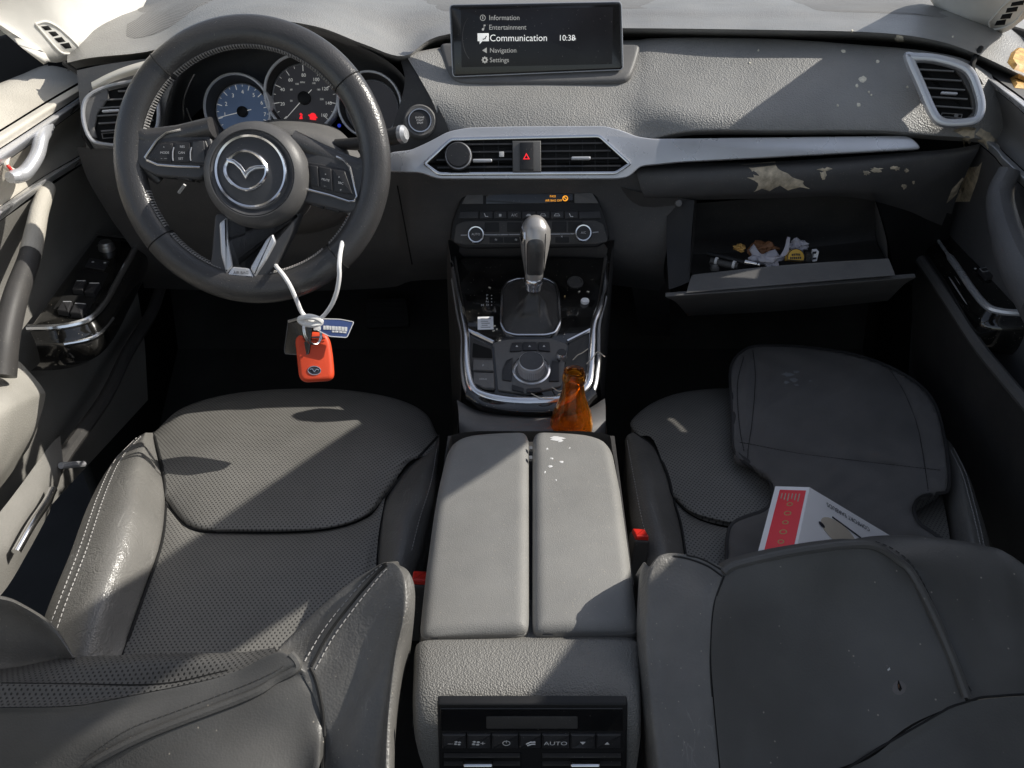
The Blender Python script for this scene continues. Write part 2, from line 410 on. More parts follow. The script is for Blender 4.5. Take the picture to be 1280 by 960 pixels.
# --- top pad with instrument hood
lip = [(84, 79, 1.26), (115, 72, 1.245), (190, 63, 1.225), (250, 40, 1.205), (320, 25, 1.20), (395, 33, 1.20), (455, 55, 1.225), (505, 70, 1.26), (548, 46, 1.32), (640, 36, 1.33), (800, 36, 1.33), (960, 38, 1.31), (1090, 41, 1.30), (1165, 50, 1.285), (1222, 68, 1.26), (1300, 105, 1.22)]
midr = [(84, 66, 1.33), (115, 52, 1.33), (190, 40, 1.33), (250, 16, 1.31), (320, 5, 1.30), (395, 10, 1.30), (455, 30, 1.32), (505, 48, 1.34), (552, 30, 1.39), (640, 24, 1.40), (800, 22, 1.40), (960, 24, 1.385), (1090, 26, 1.375), (1165, 33, 1.36), (1222, 46, 1.34), (1300, 80, 1.30)]
farr = [(84, 20, 1.48), (115, 15, 1.48), (190, 8, 1.48), (250, -6, 1.46), (320, -10, 1.46), (395, -8, 1.46), (455, 2, 1.47), (505, 8, 1.48), (555, 6, 1.50), (640, 4, 1.50), (800, 4, 1.50), (960, 5, 1.50), (1090, 6, 1.49), (1165, 8, 1.48), (1222, 20, 1.46), (1300, 50, 1.42)]
back = [(p, q-26, Y+.42) for p, q, Y in farr]
und = [(p, q+(2 if i < 3 else 5), Y+.012) for i, (p, q, Y) in enumerate(lip)]
und2 = [(p, q+10, Y+.07) for p, q, Y in lip]
nose = [ay(p, q-2.2, Y+.004) for p, q, Y in lip]
mb = MB(); mb.sheet([[ay(*p) for p in back], [ay(*p) for p in farr], [ay(*p) for p in midr], nose, [ay(p, q, Y) for p, q, Y in lip], [ay(*p) for p in und], [ay(*p) for p in und2]], 6, 5)
top_pad = mb.build('top_pad', M['dash_top'], D)
Tt = bvh(top_pad)
for cells in ([(182, -6), (158, 45), (200, 40), (245, 12), (272, -6)], [(548, -4), (545, 9), (556, 14), (575, 12), (790, 11), (800, 8), (801, -4)], [(996, -4), (1010, 8), (1030, 14), (1090, 16), (1150, 19), (1185, 21), (1162, -4)]):
    mb = MB(); P = [(v.x, v.y) for v in cr([V((a, b, 0)) for a, b in cells], 3, True)]
    if decal(mb, P, Tt, .0012, 5): mb.build('speaker_grille', M['mesh'], D)
# --- instrument hood inner wall and face
hl = [(200, 175, 1.20), (212, 115, 1.20), (240, 66, 1.205), (290, 38, 1.205), (340, 29, 1.20), (400, 38, 1.205), (455, 60, 1.23), (492, 82, 1.25), (512, 108, 1.26), (516, 140, 1.25), (505, 185, 1.22)]
hb = [(218, 178, 1.31), (228, 118, 1.31), (250, 82, 1.315), (295, 58, 1.32), (345, 48, 1.325), (395, 54, 1.325), (450, 76, 1.32), (482, 92, 1.315), (500, 112, 1.31), (505, 140, 1.31), (494, 185, 1.30)]
hc = [ay(365 + (p-365)*.45, 130 + (q-130)*.45, 1.38) for p, q, Y in hb]
mb = MB(); mb.sheet([[ay(p, q, Y) for p, q, Y in hl], [ay(p, q, Y+.04) for p, q, Y in hb], hc, [ay(365, 135, 1.385)]*len(hb)], 5, 4)
mb.build('gauge_hood', M['grey'], D)
mb = MB(); mb.tube([ay(p, q, Y) for p, q, Y in [(v.x, v.y, v.z) for v in cr([V((230, 150, 1.29)), V((229, 128, 1.29)), V((235, 108, 1.29)), V((243, 92, 1.29))], 6)]], .0016); mb.tube([ay(a, b, 1.28) for a, b in ((243, 160), (237, 146), (233, 135))], .0012); mb.build('hood_chrome_line', M['chrome'], D)
FG = Frame(ay(380, 122, 1.295), V((0, -math.cos(R(20)), math.sin(R(20)))))
S1 = FPX/ (ay(380, 122, 1.295)-CAM).dot(FW)   # pixels per metre on the gauge plane
def gauge(cx, cy, r, ix, iy, ir, face, marks, a0, a1, needle, lab, numsize):
    c = FG.pix(cx, cy); rm = r/S1
    mb = MB(); mb.lathe(FG, c, [(rm*1.0, -.03), (rm*1.03, 0), (rm*1.0, .004), (rm*.955, .004), (rm*.94, 0)], 56)
    g = mb.build('gauge', M['gauge_ring'], D, label=lab)
    ci = FG.pix(ix, iy, -.024); ri = ir/S1*1.03
    mb = MB(); mb.lathe(FG, c, [(rm*.94, .001), (rm*.9, -.012)], 56)
    L = [[FG.at(c[0]+rm*.9*math.cos(t*.1122), c[1]+rm*.9*math.sin(t*.1122), -.012) for t in range(56)], [FG.at(ci[0]+ri*1.04*math.cos(t*.1122), ci[1]+ri*1.04*math.sin(t*.1122), -.0235) for t in range(56)]]
    mb.loops(L); mb.build('gauge_cone', M['dark'], g)
    mb = MB(); mb.lathe(FG, ci, [(ri*1.03, -.0235), (ri*1.0, -.022), (ri*.975, -.0235)], 56); mb.build('dial_ring', M['silver'], g)
    mb = MB(); mb.lathe(FG, ci, [(ri, -.024), (0, -.024)], 48); mb.build('dial_face', face, g)
    if marks:
        mb = MB(); n = marks
        for k in range(n*2-1):
            a = R(a0 + (a1-a0)*k/(2*n-2)); l = .80 if k % 2 == 0 else .9
            p0 = FG.at(ci[0]+ri*.97*math.cos(a), ci[1]+ri*.97*math.sin(a), -.0228); p1 = FG.at(ci[0]+ri*l*math.cos(a), ci[1]+ri*l*math.sin(a), -.0228)
            mb.tube([p0, p1], .00055 if k % 2 == 0 else .00035, n=4)
        mb.build('dial_marks', M['backlit'], g)
    if needle is not None:
        a = R(needle); mb = MB()
        mb.tube([FG.at(ci[0]-ri*.35*math.cos(a), ci[1]-ri*.35*math.sin(a), -.0195), FG.at(ci[0], ci[1], -.019), FG.at(ci[0]+ri*.93*math.cos(a), ci[1]+ri*.93*math.sin(a), -.0195)], [.0006, .0008, .0004], n=5)
        mb.build('needle', M['backlit'], g)
        mb = MB(); mb.lathe(FG, ci, [(ri*.2, -.0235), (ri*.2, -.018), (ri*.15, -.0165), (0, -.0165)], 24); mb.build('needle_hub', M['darker'], g)
    return g, ci, ri
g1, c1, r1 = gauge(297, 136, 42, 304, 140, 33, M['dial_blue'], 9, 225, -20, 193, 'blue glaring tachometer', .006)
for t, px, py in (('1', 281, 143), ('2', 282.5, 130), ('3', 291, 119.5), ('4', 303, 115), ('5', 317, 119), ('6', 327, 128.5), ('7', 331, 143)):
    u, v = FG.pix(px, py, -.022); text('dial_number', t, FG, u, v, .0085, M['backlit'], g1, -.0225)
g2, c2, r2 = gauge(377, 117, 46.5, 381, 123, 39.5, M['dial'], 9, 222, -42, 225, 'speedometer with white numerals', .006)
for t, px, py in (('20', 353, 130), ('40', 353, 112), ('60', 363, 100), ('80', 379.5, 94), ('100', 395, 99.5), ('120', 406, 111), ('140', 410.5, 129), ('160', 405, 144)):
    u, v = FG.pix(px, py, -.022); text('dial_number', t, FG, u, v, .0075, M['backlit'], g2, -.0225)
for t, px, py in (('20', 364, 126), ('60', 364, 112), ('100', 371, 105), ('140', 392, 104), ('180', 398, 112), ('220', 402, 124)):
    u, v = FG.pix(px, py, -.022); text('dial_number', t, FG, u, v, .004, M['backlit'], g2, -.0226)
text('dial_number', 'MPH', FG, *FG.pix(378, 103, -.022), .004, M['backlit'], g2, -.0226)
for px, s in ((376, .006), (391, .0095)):
    u, v = FG.pix(px, 145.5, -.022); mb = MB()
    if px == 376:
        mb.lathe(FG, (u, v+.0035), [(.0018, -.0224), (0, -.0222)], 12); mb.plate(FG, [(u-.0028, v-.004), (u+.0028, v-.004), (u+.002, v+.001), (u-.001, v+.001)], .0002, .0001, -.0225); mb.tube([FG.at(u+.003, v+.003, -.022), FG.at(u-.002, v-.003, -.022)], .0006, n=4)
    else:
        mb.plate(FG, circ((u, v), .0055, 16), .0002, .0001, -.0226); mb.tube([FG.at(u-.007, v+.002, -.022), FG.at(u+.007, v-.002, -.022)], .0012, n=4); mb.tube([FG.at(u-.005, v-.004, -.022), FG.at(u+.005, v-.005, -.022)], .0009, n=4)
    mb.build('warning_light', M['red_e'], g2)
g3, c3, r3 = gauge(462, 131, 40, 465, 135, 32.5, M['dial'], 0, 0, 0, None, 'blank right hand gauge', .006)
mb = MB(); u, v = FG.pix(424, 157, -.02); mb.plate(FG, circ((u, v), .003, 12), .0003, .0001, -.02); mb.build('indicator_light', M['blue_e'], D)
# --- passenger side soft pad
cols = [[(508, 70, 1.275), (526, 100, 1.245), (542, 130, 1.215), (553, 163, 1.195)],
        [(575, 60, 1.315), (585, 100, 1.26), (592, 130, 1.215), (600, 160, 1.186)],
        [(690, 56, 1.33), (690, 100, 1.262), (690, 130, 1.215), (690, 157, 1.186)],
        [(790, 54, 1.335), (785, 100, 1.265), (775, 135, 1.215), (765, 160, 1.186)],
        [(812, 52, 1.335), (815, 100, 1.262), (812, 137, 1.205), (800, 171, 1.188)],
        [(870, 51, 1.335), (870, 100, 1.258), (870, 138, 1.195), (868, 160, 1.176)],
        [(980, 53, 1.325), (980, 100, 1.25), (980, 138, 1.193), (980, 160, 1.175)],
        [(1080, 60, 1.31), (1085, 103, 1.24), (1090, 138, 1.195), (1095, 160, 1.175)],
        [(1150, 66, 1.29), (1152, 105, 1.23), (1155, 138, 1.20), (1158, 165, 1.18)],
        [(1205, 76, 1.26), (1215, 105, 1.22), (1225, 138, 1.20), (1228, 170, 1.18)],
        [(1240, 95, 1.24), (1250, 120, 1.22), (1255, 145, 1.21), (1250, 180, 1.20)]]
rows = [[ay(*c[i]) for c in cols] for i in range(4)]
low1 = [ay(c[3][0], c[3][1]+5, c[3][2]+.004) for c in cols]; low2 = [ay(c[3][0], c[3][1]+9, c[3][2]+.03) for c in cols]; hi = [ay(c[0][0], c[0][1]-2, c[0][2]+.03) for c in cols]
mb = MB(); mb.sheet([hi]+rows+[low1, low2], 6, 6)
soft = mb.build('soft_pad', M['dash'], D)
Ts = bvh(soft)
# black board behind the pads paints the shade in the gaps
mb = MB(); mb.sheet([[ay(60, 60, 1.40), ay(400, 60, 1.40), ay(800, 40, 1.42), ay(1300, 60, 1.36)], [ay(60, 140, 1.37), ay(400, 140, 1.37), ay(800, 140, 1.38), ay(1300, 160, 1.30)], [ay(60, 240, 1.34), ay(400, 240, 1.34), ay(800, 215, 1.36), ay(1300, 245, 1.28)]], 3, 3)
mb.build('gap_shade_board', M['void'], D)
# screen base tray, raised rim round the foot of the screen
mb = MB(); P = [(549, 56), (553, 72), (560, 95), (568, 104), (580, 107), (700, 107), (775, 105), (787, 101), (794, 84), (801, 58)]
Fb = Frame(ay(680, 100, 1.262), V((0, -.62, .785)))
pb = rc(Fb.pp(P), .012, 3); mb.plate(Fb, pb, .012, .006, -.005); mb.build('screen_base', M['grey'], D)
# driver side fascia: left and around the column, down to the knee panel
mb = MB()
G = [[(96, 88, 1.24), (135, 80, 1.235), (195, 72, 1.225), (212, 70, 1.215)],
     [(98, 110, 1.225), (135, 100, 1.225), (190, 95, 1.22), (216, 108, 1.21)],
     [(102, 150, 1.215), (135, 150, 1.215), (185, 150, 1.21), (206, 150, 1.205)],
     [(108, 185, 1.21), (140, 186, 1.205), (190, 186, 1.20), (206, 186, 1.20)]]
mb.sheet([[ay(*p) for p in r] for r in G], 5, 5); dl = mb.build('driver_end_panel', M['grey'], D)
mb = MB()
G = [[(500, 72, 1.275), (512, 72, 1.275), (520, 80, 1.27)], [(506, 100, 1.255), (520, 100, 1.25), (534, 105, 1.243)], [(500, 130, 1.235), (522, 130, 1.23), (547, 132, 1.213)], [(488, 165, 1.215), (520, 162, 1.205), (560, 160, 1.19)], [(470, 200, 1.20), (515, 195, 1.195), (565, 185, 1.188)]]
mb.sheet([[ay(*p) for p in r] for r in G], 5, 5); sp = mb.build('start_panel', M['dark'], D)
mb = MB()
G = [[(96, 184, 1.22), (200, 184, 1.20), (330, 190, 1.22), (480, 195, 1.21), (530, 205, 1.195), (700, 215, 1.20), (860, 205, 1.205)],
     [(110, 225, 1.215), (200, 225, 1.20), (330, 235, 1.23), (480, 225, 1.205), (530, 224, 1.185), (700, 224, 1.185), (860, 215, 1.19)],
     [(140, 275, 1.235), (200, 275, 1.225), (330, 285, 1.24), (480, 270, 1.23), (530, 265, 1.20), (700, 260, 1.20), (850, 255, 1.19)],
     [(170, 320, 1.28), (220, 325, 1.28), (330, 335, 1.28), (480, 320, 1.26), (530, 315, 1.22), (700, 315, 1.22), (830, 330, 1.20)],
     [(180, 360, 1.40), (230, 362, 1.40), (330, 365, 1.40), (480, 360, 1.36), (530, 350, 1.32), (700, 350, 1.32), (835, 365, 1.30)]]
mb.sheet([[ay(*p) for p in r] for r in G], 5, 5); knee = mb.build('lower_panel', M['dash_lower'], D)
# dark lines on the knee panel
Tk = bvh(knee)
mb = MB(); seam_on(mb, [(497, 232), (505, 275), (515, 330)], Tk, .0012); seam_on(mb, [(190, 218), (230, 220), (250, 228)], Tk, .001); mb.build('panel_gap', M['void'], D)
mb = MB(); seam_on(mb, [(135, 233), (143, 233), (143, 237), (135, 237), (135, 233)], Tk, .0005, .0006, 3); mb.build('fuse_door_mark', M['grey'], D)
# passenger lower dash
mb = MB()
G = [[(790, 206, 1.205), (860, 204, 1.205), (960, 202, 1.20), (1060, 196, 1.20), (1140, 190, 1.20), (1190, 186, 1.205), (1225, 180, 1.215)],
     [(795, 214, 1.185), (860, 213, 1.18), (960, 209, 1.18), (1060, 205, 1.18), (1140, 198, 1.185), (1190, 194, 1.195), (1222, 190, 1.21)],
     [(800, 232, 1.178), (860, 229, 1.173), (960, 225, 1.173), (1060, 220, 1.175), (1140, 218, 1.185), (1185, 215, 1.20), (1210, 212, 1.22)],
     [(805, 245, 1.182), (860, 244, 1.18), (960, 240, 1.18), (1060, 238, 1.183), (1130, 240, 1.20), (1165, 245, 1.22), (1195, 250, 1.245)],
     [(808, 250, 1.20), (860, 250, 1.20), (960, 248, 1.20), (1060, 246, 1.20), (1130, 262, 1.23), (1160, 275, 1.25), (1185, 285, 1.28)]]
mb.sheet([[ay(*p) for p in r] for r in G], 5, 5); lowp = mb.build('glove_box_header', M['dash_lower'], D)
Tl = bvh(lowp)
mb = MB(); mb.sheet([[ay(*p) for p in r] for r in ([(1093, 242, 1.215), (1130, 250, 1.22), (1190, 268, 1.26)], [(1110, 300, 1.24), (1140, 300, 1.27), (1185, 320, 1.32)], [(1118, 350, 1.30), (1150, 360, 1.34), (1190, 380, 1.42)])], 4, 4); mb.build('glove_box_side', M['darker'], D)
mb = MB(); mb.sheet([[ay(*p) for p in r] for r in ([(770, 232, 1.19), (800, 240, 1.185), (866, 250, 1.19)], [(775, 300, 1.235), (805, 300, 1.22), (852, 300, 1.20)], [(790, 360, 1.32), (815, 355, 1.30), (838, 358, 1.25)], [(800, 420, 1.5), (815, 420, 1.5), (838, 420, 1.5)])], 4, 4); mb.build('centre_side_panel', M['dark'], D)
# --- silver trim band
FT = Frame(ay(660, 190, 1.168), V((.03, -math.cos(R(24)), math.sin(R(24)))).normalized())
P = [(486, 191), (514, 188), (538, 177), (560, 165), (585, 160), (640, 158.5), (755, 158), (775, 163), (795, 171), (815, 174), (1132, 170), (1143, 177), (1150, 187), (1000, 195), (850, 203), (800, 208), (785, 222), (770, 224), (548, 224), (525, 216), (486, 215)]
mb = MB(); pt = rc(FT.pp(P), .008, 3); mb.plate(FT, pt, .011, .0015, -.006)
trim = mb.build('trim_band', M['satin'], D)
# --- centre vents
P = [(527, 205), (563, 172), (750, 168), (791, 205), (770, 219), (548, 220)]
vo = rc(FT.pp(P, .006), .006, 3)
mb = MB(); mb.rim(FT, vo, .0055, .006, .002, .004); cv = mb.build('centre_vent', M['chrome'], D)
mb = MB(); mb.plate(FT, inset(vo, .005), .0012, .0005, .0045); mb.build('vent_cavity', M['void'], cv)
inn = FT.pp([(541, 205), (570, 176), (746, 173), (780, 204), (766, 214), (553, 215)], .006)
def xr(v, P):
    xs = []
    for i in range(len(P)):
        a, b = P[i-1], P[i]
        if (a[1]-v)*(b[1]-v) < 0: xs.append(a[0]+(b[0]-a[0])*(v-a[1])/(b[1]-a[1]))
    return (min(xs), max(xs)) if xs else None
mb = MB(); vs = [q[1] for q in inn]
for k in range(4):
    v = min(vs)+(max(vs)-min(vs))*(.16+.23*k); r = xr(v, inn)
    if r: mb.fbox(FT, r[0], v-.0012, r[1], v+.0012, .006, .0092)
mb.build('vent_slat', M['button'], cv)
mb = MB()
for px in (587, 605, 623, 695, 712, 728, 744, 760):
    u, v = FT.pix(px, 195, .006); mb.fbox(FT, u-.0006, min(vs)+.001, u+.0006, max(vs)-.002, .0056, .0066)
mb.build('vent_fin', M['darker'], cv)
for px, py in ((603, 201), (726, 198)):
    u, v = FT.pix(px, py, .01); mb = MB(); mb.plate(FT, rc([(u-.0145, v-.0025), (u+.0145, v-.0025), (u+.0145, v+.0025), (u-.0145, v+.0025)], .002), .006, .002, .008); mb.build('vent_tab', M['satin'], cv)
mb = MB(); u0, v0 = FT.pix(641, 215, .01); u1, v1 = FT.pix(676, 176, .01); mb.plate(FT, [(u0, v0), (u1, v0), (u1, v1), (u0, v1)], .006, .0015, .006); hz = mb.build('hazard_panel', M['grey'], cv)
u0, v0 = FT.pix(650, 213, .012); u1, v1 = FT.pix(667, 178, .012)
mb = MB(); mb.plate(FT, rc([(u0, v0), (u1, v0), (u1, v1), (u0, v1)], .001), .0025, .001, .012); mb.build('hazard_button', M['button'], D)
u, v = FT.pix(658, 196, .0155)
mb = MB(); mb.rim(FT, [(u-.005, v-.0035), (u+.005, v-.0035), (u, v+.0055)], .0012, .0005, .0002, .0145); mb.build('hazard_symbol', M['red_e'], D)
u, v = FT.pix(573, 195, .014)
mb = MB(); mb.lathe(FT, (u, v), [(.0205, .004), (.0205, .014), (.019, .016), (.0175, .0165), (.0175, .03), (.0165, .032), (0, .0325)], 40); kb = mb.build('volume_knob', M['button'], D)
mb = MB(); mb.lathe(FT, (u, v), [(.0188, .014), (.0195, .016), (.0185, .019), (.0178, .019)], 40); mb.build('knob_ring', M['satin'], kb)
u, v = FT.pix(627, 193, .01); mb = MB(); mb.plate(FT, [(u-.0035, v-.0035), (u+.0035, v-.0035), (u+.0035, v+.004), (u-.0035, v+.004)], .0008, .0003, .0095); mb.build('vent_sticker', M['print'], cv)
# --- start button
FS = Frame(ay(525, 152, 1.203), V((.1, -.88, .47)).normalized()); c = FS.pix(525, 152)
mb = MB(); mb.lathe(FS, c, [(.0275, -.03), (.0255, -.008), (.0245, .004), (.022, .007), (.0185, .006)], 48); sb = mb.build('start_button', M['grey'], D)
mb = MB(); mb.lathe(FS, c, [(.0185, .005), (.0175, .0085), (.0158, .0085), (.0155, .006)], 48); mb.build('button_ring', M['chrome'], sb)
mb = MB(); mb.lathe(FS, c, [(.0156, .0055), (.0150, .007), (.014, .0072), (0, .0068)], 40); mb.build('button_face', M['button'], sb)
for k, t in enumerate(('ENGINE', 'START', 'STOP')): text('button_text', t, FS, c[0], c[1]+.004-.004*k, .0038, M['print'], sb, .0082)
# --- infotainment screen
cor = [(562, 6), (777, 2), (779, 87), (566, 96)]
FSc = Frame(ay(670, 48, 1.268), V((.03, -math.cos(R(14)), math.sin(R(14)))))
ps = rc(FSc.pp(cor), .006, 4)
mb = MB(); mb.plate(FSc, ps, .018, .003, -.018); scn = mb.build('infotainment_screen', M['screen'], D)
mb = MB(); mb.rim(FSc, inset(ps, -.0008), .0018, .004, .0008, -.005); mb.build('screen_edge', M['silver'], scn)
mb = MB(); mb.plate(FSc, rc(FSc.pp([(576, 12), (766, 9), (765, 80), (577, 84)]), .001), .0004, .0001, .0001); mb.build('display', mat('display_panel', (.013, .012, .014), .22, dust=.03), scn)
for t, px, py, s, mm in (('Information', 611, 22.5, .0098, 'grey_e'), ('Entertainment', 611, 34.5, .0098, 'grey_e'), ('Communication', 612, 48, .0135, 'white_e'), ('Navigation', 612, 63.3, .0095, 'grey_e'), ('Settings', 612, 75.3, .0095, 'grey_e'), ('10:38', 698, 47.8, .0115, 'white_e')):
    u, v = FSc.pix(px, py); text('menu_text', t, FSc, u, v, s, M[mm], scn, .0009, align='LEFT')
u, v = FSc.pix(717, 49); text('menu_text', 'AM', FSc, u, v, .005, M['white_e'], scn, .0009)
mb = MB(); u, v = FSc.pix(604, 47.5)
mb.plate(FSc, [(u-.0085, v-.0045), (u-.0055, v-.0045), (u-.0055, v-.0085), (u-.0015, v-.0045), (u+.0085, v-.0045), (u+.0085, v+.0065), (u-.0085, v+.0065)], .0002, .0001, .0006)
mb.build('message_icon', M['white_e'], scn)
mb = MB(); mb.tube([FSc.at(u-.001, v-.002, .001), FSc.at(u+.003, v-.001, .001), FSc.at(u+.005, v+.003, .001)], .0008, n=4); mb.build('phone_mark', M['ink'], scn)
mb = MB(); u, v = FSc.pix(603.5, 22.3); mb.rim(FSc, circ((u, v), .0042, 20), .0008, .0002, .0001, .0007); mb.fbox(FSc, u-.0006, v-.002, u+.0006, v+.0022, .0007, .0009)
u, v = FSc.pix(604.5, 34.5); mb.plate(FSc, circ((u-.001, v-.0025), .0018, 10), .0002, .0001, .0007); mb.fbox(FSc, u+.0002, v-.002, u+.001, v+.004, .0007, .0009); mb.fbox(FSc, u+.001, v+.002, u+.003, v+.004, .0007, .0009)
u, v = FSc.pix(606, 63); mb.plate(FSc, [(u+.003, v-.004), (u+.003, v+.004), (u-.004, v)], .0002, .0001, .0007)
u, v = FSc.pix(606, 75); mb.rim(FSc, circ((u, v), .004, 16), .0022, .0002, .0001, .0007)
for k in range(8): mb.plate(FSc, circ((u+.0042*math.cos(k*.785), v+.0042*math.sin(k*.785)), .0009, 6), .0002, .0001, .0007)
mb.build('menu_icon', M['grey_e'], scn)
mb = MB(); u, v = FSc.pix(603, 48); mb.tube([FSc.at(u-.03+.018*(1-math.cos(a*.12))*1, v+.032*math.sin(a*.12), .0007) for a in range(-9, 10)], .0004, n=4); mb.build('menu_arc', mat('faint_glow', (.03, .03, .032), .4, emit=.3), scn)
# --- climate panel
FC = Frame(ay(660, 270, 1.178), V((0, -math.cos(R(24)), math.sin(R(24)))))
P = [(562, 300), (564, 280), (570, 262), (577, 246), (588, 239), (640, 237), (728, 236), (744, 241), (752, 258), (758, 275), (763, 299), (748, 309), (578, 311)]
mb = MB(); mb.plate(FC, rc(FC.pp(P), .006, 3), .012, .004, -.012); cp = mb.build('climate_panel', M['darker'], D)
def key(P, m, w0, h, nm, par, r=.001): 
    mb = MB(); mb.plate(FC, rc(FC.pp(P), r, 3), h, min(.0008, h*.4), w0); return mb.build(nm, m, par)
key([(577, 255), (583, 244), (604, 243), (604, 255)], M['grey'], 0, .0015, 'panel_blank', cp)
key([(718, 254), (718, 242), (740, 241), (748, 254)], M['grey'], 0, .0015, 'panel_blank', cp)
key([(607, 255), (607, 243), (716, 242), (716, 254)], M['screen'], 0, .001, 'display', cp)
for t, px, py, s in (('PASS', 691, 245.6, .0046), ('AIR BAG OFF', 692, 250.8, .0046)):
    u, v = FC.pix(px, py); text('display_text', t, FC, u, v, s, M['orange_e'], cp, .0014)
u, v = FC.pix(706.5, 248); mb = MB(); mb.rim(FC, circ((u, v), .0045, 14), .0014, .0002, .0001, .0012); mb.tube([FC.at(u-.003, v+.003, .0014), FC.at(u+.003, v-.003, .0014)], .0007, n=4); mb.build('airbag_symbol', M['orange_e'], cp)
xs = [574, 599, 616.5, 634, 652, 670, 687.5, 705, 723, 750]
for i in range(9):
    a, b = xs[i]+.8, xs[i+1]-.8
    kbn = key([(a-(2 if i == 0 else 0), 273.5), (a, 264.5), (b, 264), (b+(2 if i == 8 else 0), 273)], M['button'], 0, .003, 'climate_key', cp)
    if 0 < i < 8:
        u, v = FC.pix((a+b)/2, 269, .003); mb = MB()
        if i in (1, 7):
            mb.tube([FC.at(u-.003, v+.003, .0033), FC.at(u-.001, v-.002, .0033), FC.at(u+.003, v-.002, .0033)], .0009, n=4)
        elif i in (5, 6): mb.rim(FC, [(u-.005, v-.0015), (u+.005, v-.0015), (u+.003, v+.0025), (u-.003, v+.0025)], .0008, .0002, .0001, .0031)
        elif i == 4: mb.plate(FC, [(u-.005, v-.0015), (u+.005, v-.0015), (u+.002, v+.002), (u-.002, v+.002)], .0002, .0001, .0031)
        elif i == 2: mb.plate(FC, [(u-.002, v-.002), (u+.002, v-.002), (u+.002, v+.002), (u-.002, v+.002)], .0002, .0001, .0031)
        if mb.v: mb.build('key_symbol', M['print'], kbn)
        if i == 3: text('key_symbol', 'A/C', FC, u, v, .006, M['print'], kbn, .0033)
key([(567, 303), (570, 281), (580, 276.5), (744, 275.5), (754, 280), (760, 302), (746, 305), (581, 306)], M['dark'], 0, .0025, 'control_face', cp, .004)
mb = MB(); mb.tube([FC.at(*FC.pix(a, b, .003), .003) for a, b in ((576, 294), (600, 293.6), (725, 292.3), (748, 290))], .0009, n=5); mb.build('face_line', M['satin'], cp)
for a, b, c2_ in ((606, 278, 0), (634, 278, 0), (662, 278, 0), (690, 277, 0), (710, 277, 0)):
    key([(a, 290), (a, b), (a+18, b), (a+18, 290)], M['darker'], .0024, .0008, 'control_key', cp)
for a in (612, 630, 646, 694): key([(a, 303.5), (a, 296.5), (a+17, 296.5), (a+17, 303.5)], M['darker'], .0024, .0008, 'control_key', cp)
for px, py, t in ((595, 293, 'AUTO'), (729, 291, 'A/C')):
    c = FC.pix(px, py, .012)
    mb = MB(); mb.lathe(FC, c, [(.0150, .001), (.0147, .009), (.0138, .0155), (.0125, .0168), (.0108, .0165), (.0102, .0150)], 36); k_ = mb.build('temperature_knob', M['chrome'], D)
    mb = MB(); mb.lathe(FC, c, [(.0104, .0150), (.0100, .0160), (0, .0164)], 36); mb.build('knob_cap', M['button'], k_)
    text('knob_text', t, FC, c[0], c[1], .0048, M['print'], k_, .0168)
for a, b in ((620, 299.5), (645, 299.5), (702, 296)):
    u, v = FC.pix(a, b); text('key_symbol', '\u2248' if a != 702 else '\u00d7', FC, u, v, .007, M['print'], cp, .0036)
# torn tape marks on control face
# --- right vent
FR = Frame(ay(1180, 118, 1.188), V((-.28, -.88, .38)).normalized())
P = [(1129, 70), (1146, 67), (1172, 69), (1203, 78), (1218, 90), (1228, 115), (1231, 135), (1226, 151), (1213, 158), (1185, 160), (1170, 156), (1160, 144), (1145, 110)]
po = [V((q.x, q.y)) for q in cr([V((a, b, 0)) for a, b in FR.pp(P)], 4, True)]
mb = MB(); mb.rim(FR, po, .0125, .012, .005, -.002); rv = mb.build('side_vent', M['satin'], D, label='passenger side air vent with wide silver surround')
mb = MB(); mb.plate(FR, inset(ccw(po), .010), .001, .0003, -.004); mb.build('vent_cavity', M['void'], rv)
pin = inset(ccw(po), .012); vs = [q.y for q in pin]
mb = MB(); mb.plate(FR, FR.pp([(1190, 84), (1207, 92), (1219, 120), (1221, 142), (1212, 152), (1203, 153), (1216, 140), (1212, 118), (1200, 96)], .002), .005, .002, -.002); mb.build('vent_cheek', M['dark'], rv)
mb = MB()
for k in range(6):
    v = min(vs)+(max(vs)-min(vs))*(.20+.145*k); r = xr(v, pin)
    if r: mb.fbox(FR, r[0], v-.001, r[1]-.006*(k > 0)-.004, v+.001, -.002, .004)
mb.build('vent_slat', M['grey'], rv)
u, v = FR.pix(1186, 117, .004); mb = MB(); mb.plate(FR, rc([(u-.011, v-.002), (u+.011, v-.002), (u+.011, v+.002), (u-.011, v+.002)], .002), .006, .002, .003); mb.build('vent_tab', M['satin'], rv)
u, v = FR.pix(1190, 144, .004); mb = MB(); mb.rim(FR, [(u-.014, v-.003), (u+.014, v-.003), (u+.014, v+.003), (u-.014, v+.003)], .001, .003, .0005, 0); mb.plate(FR, circ((u+.006, v), .003, 10), .003, .001, .001); mb.build('vent_wheel', M['grey'], rv)
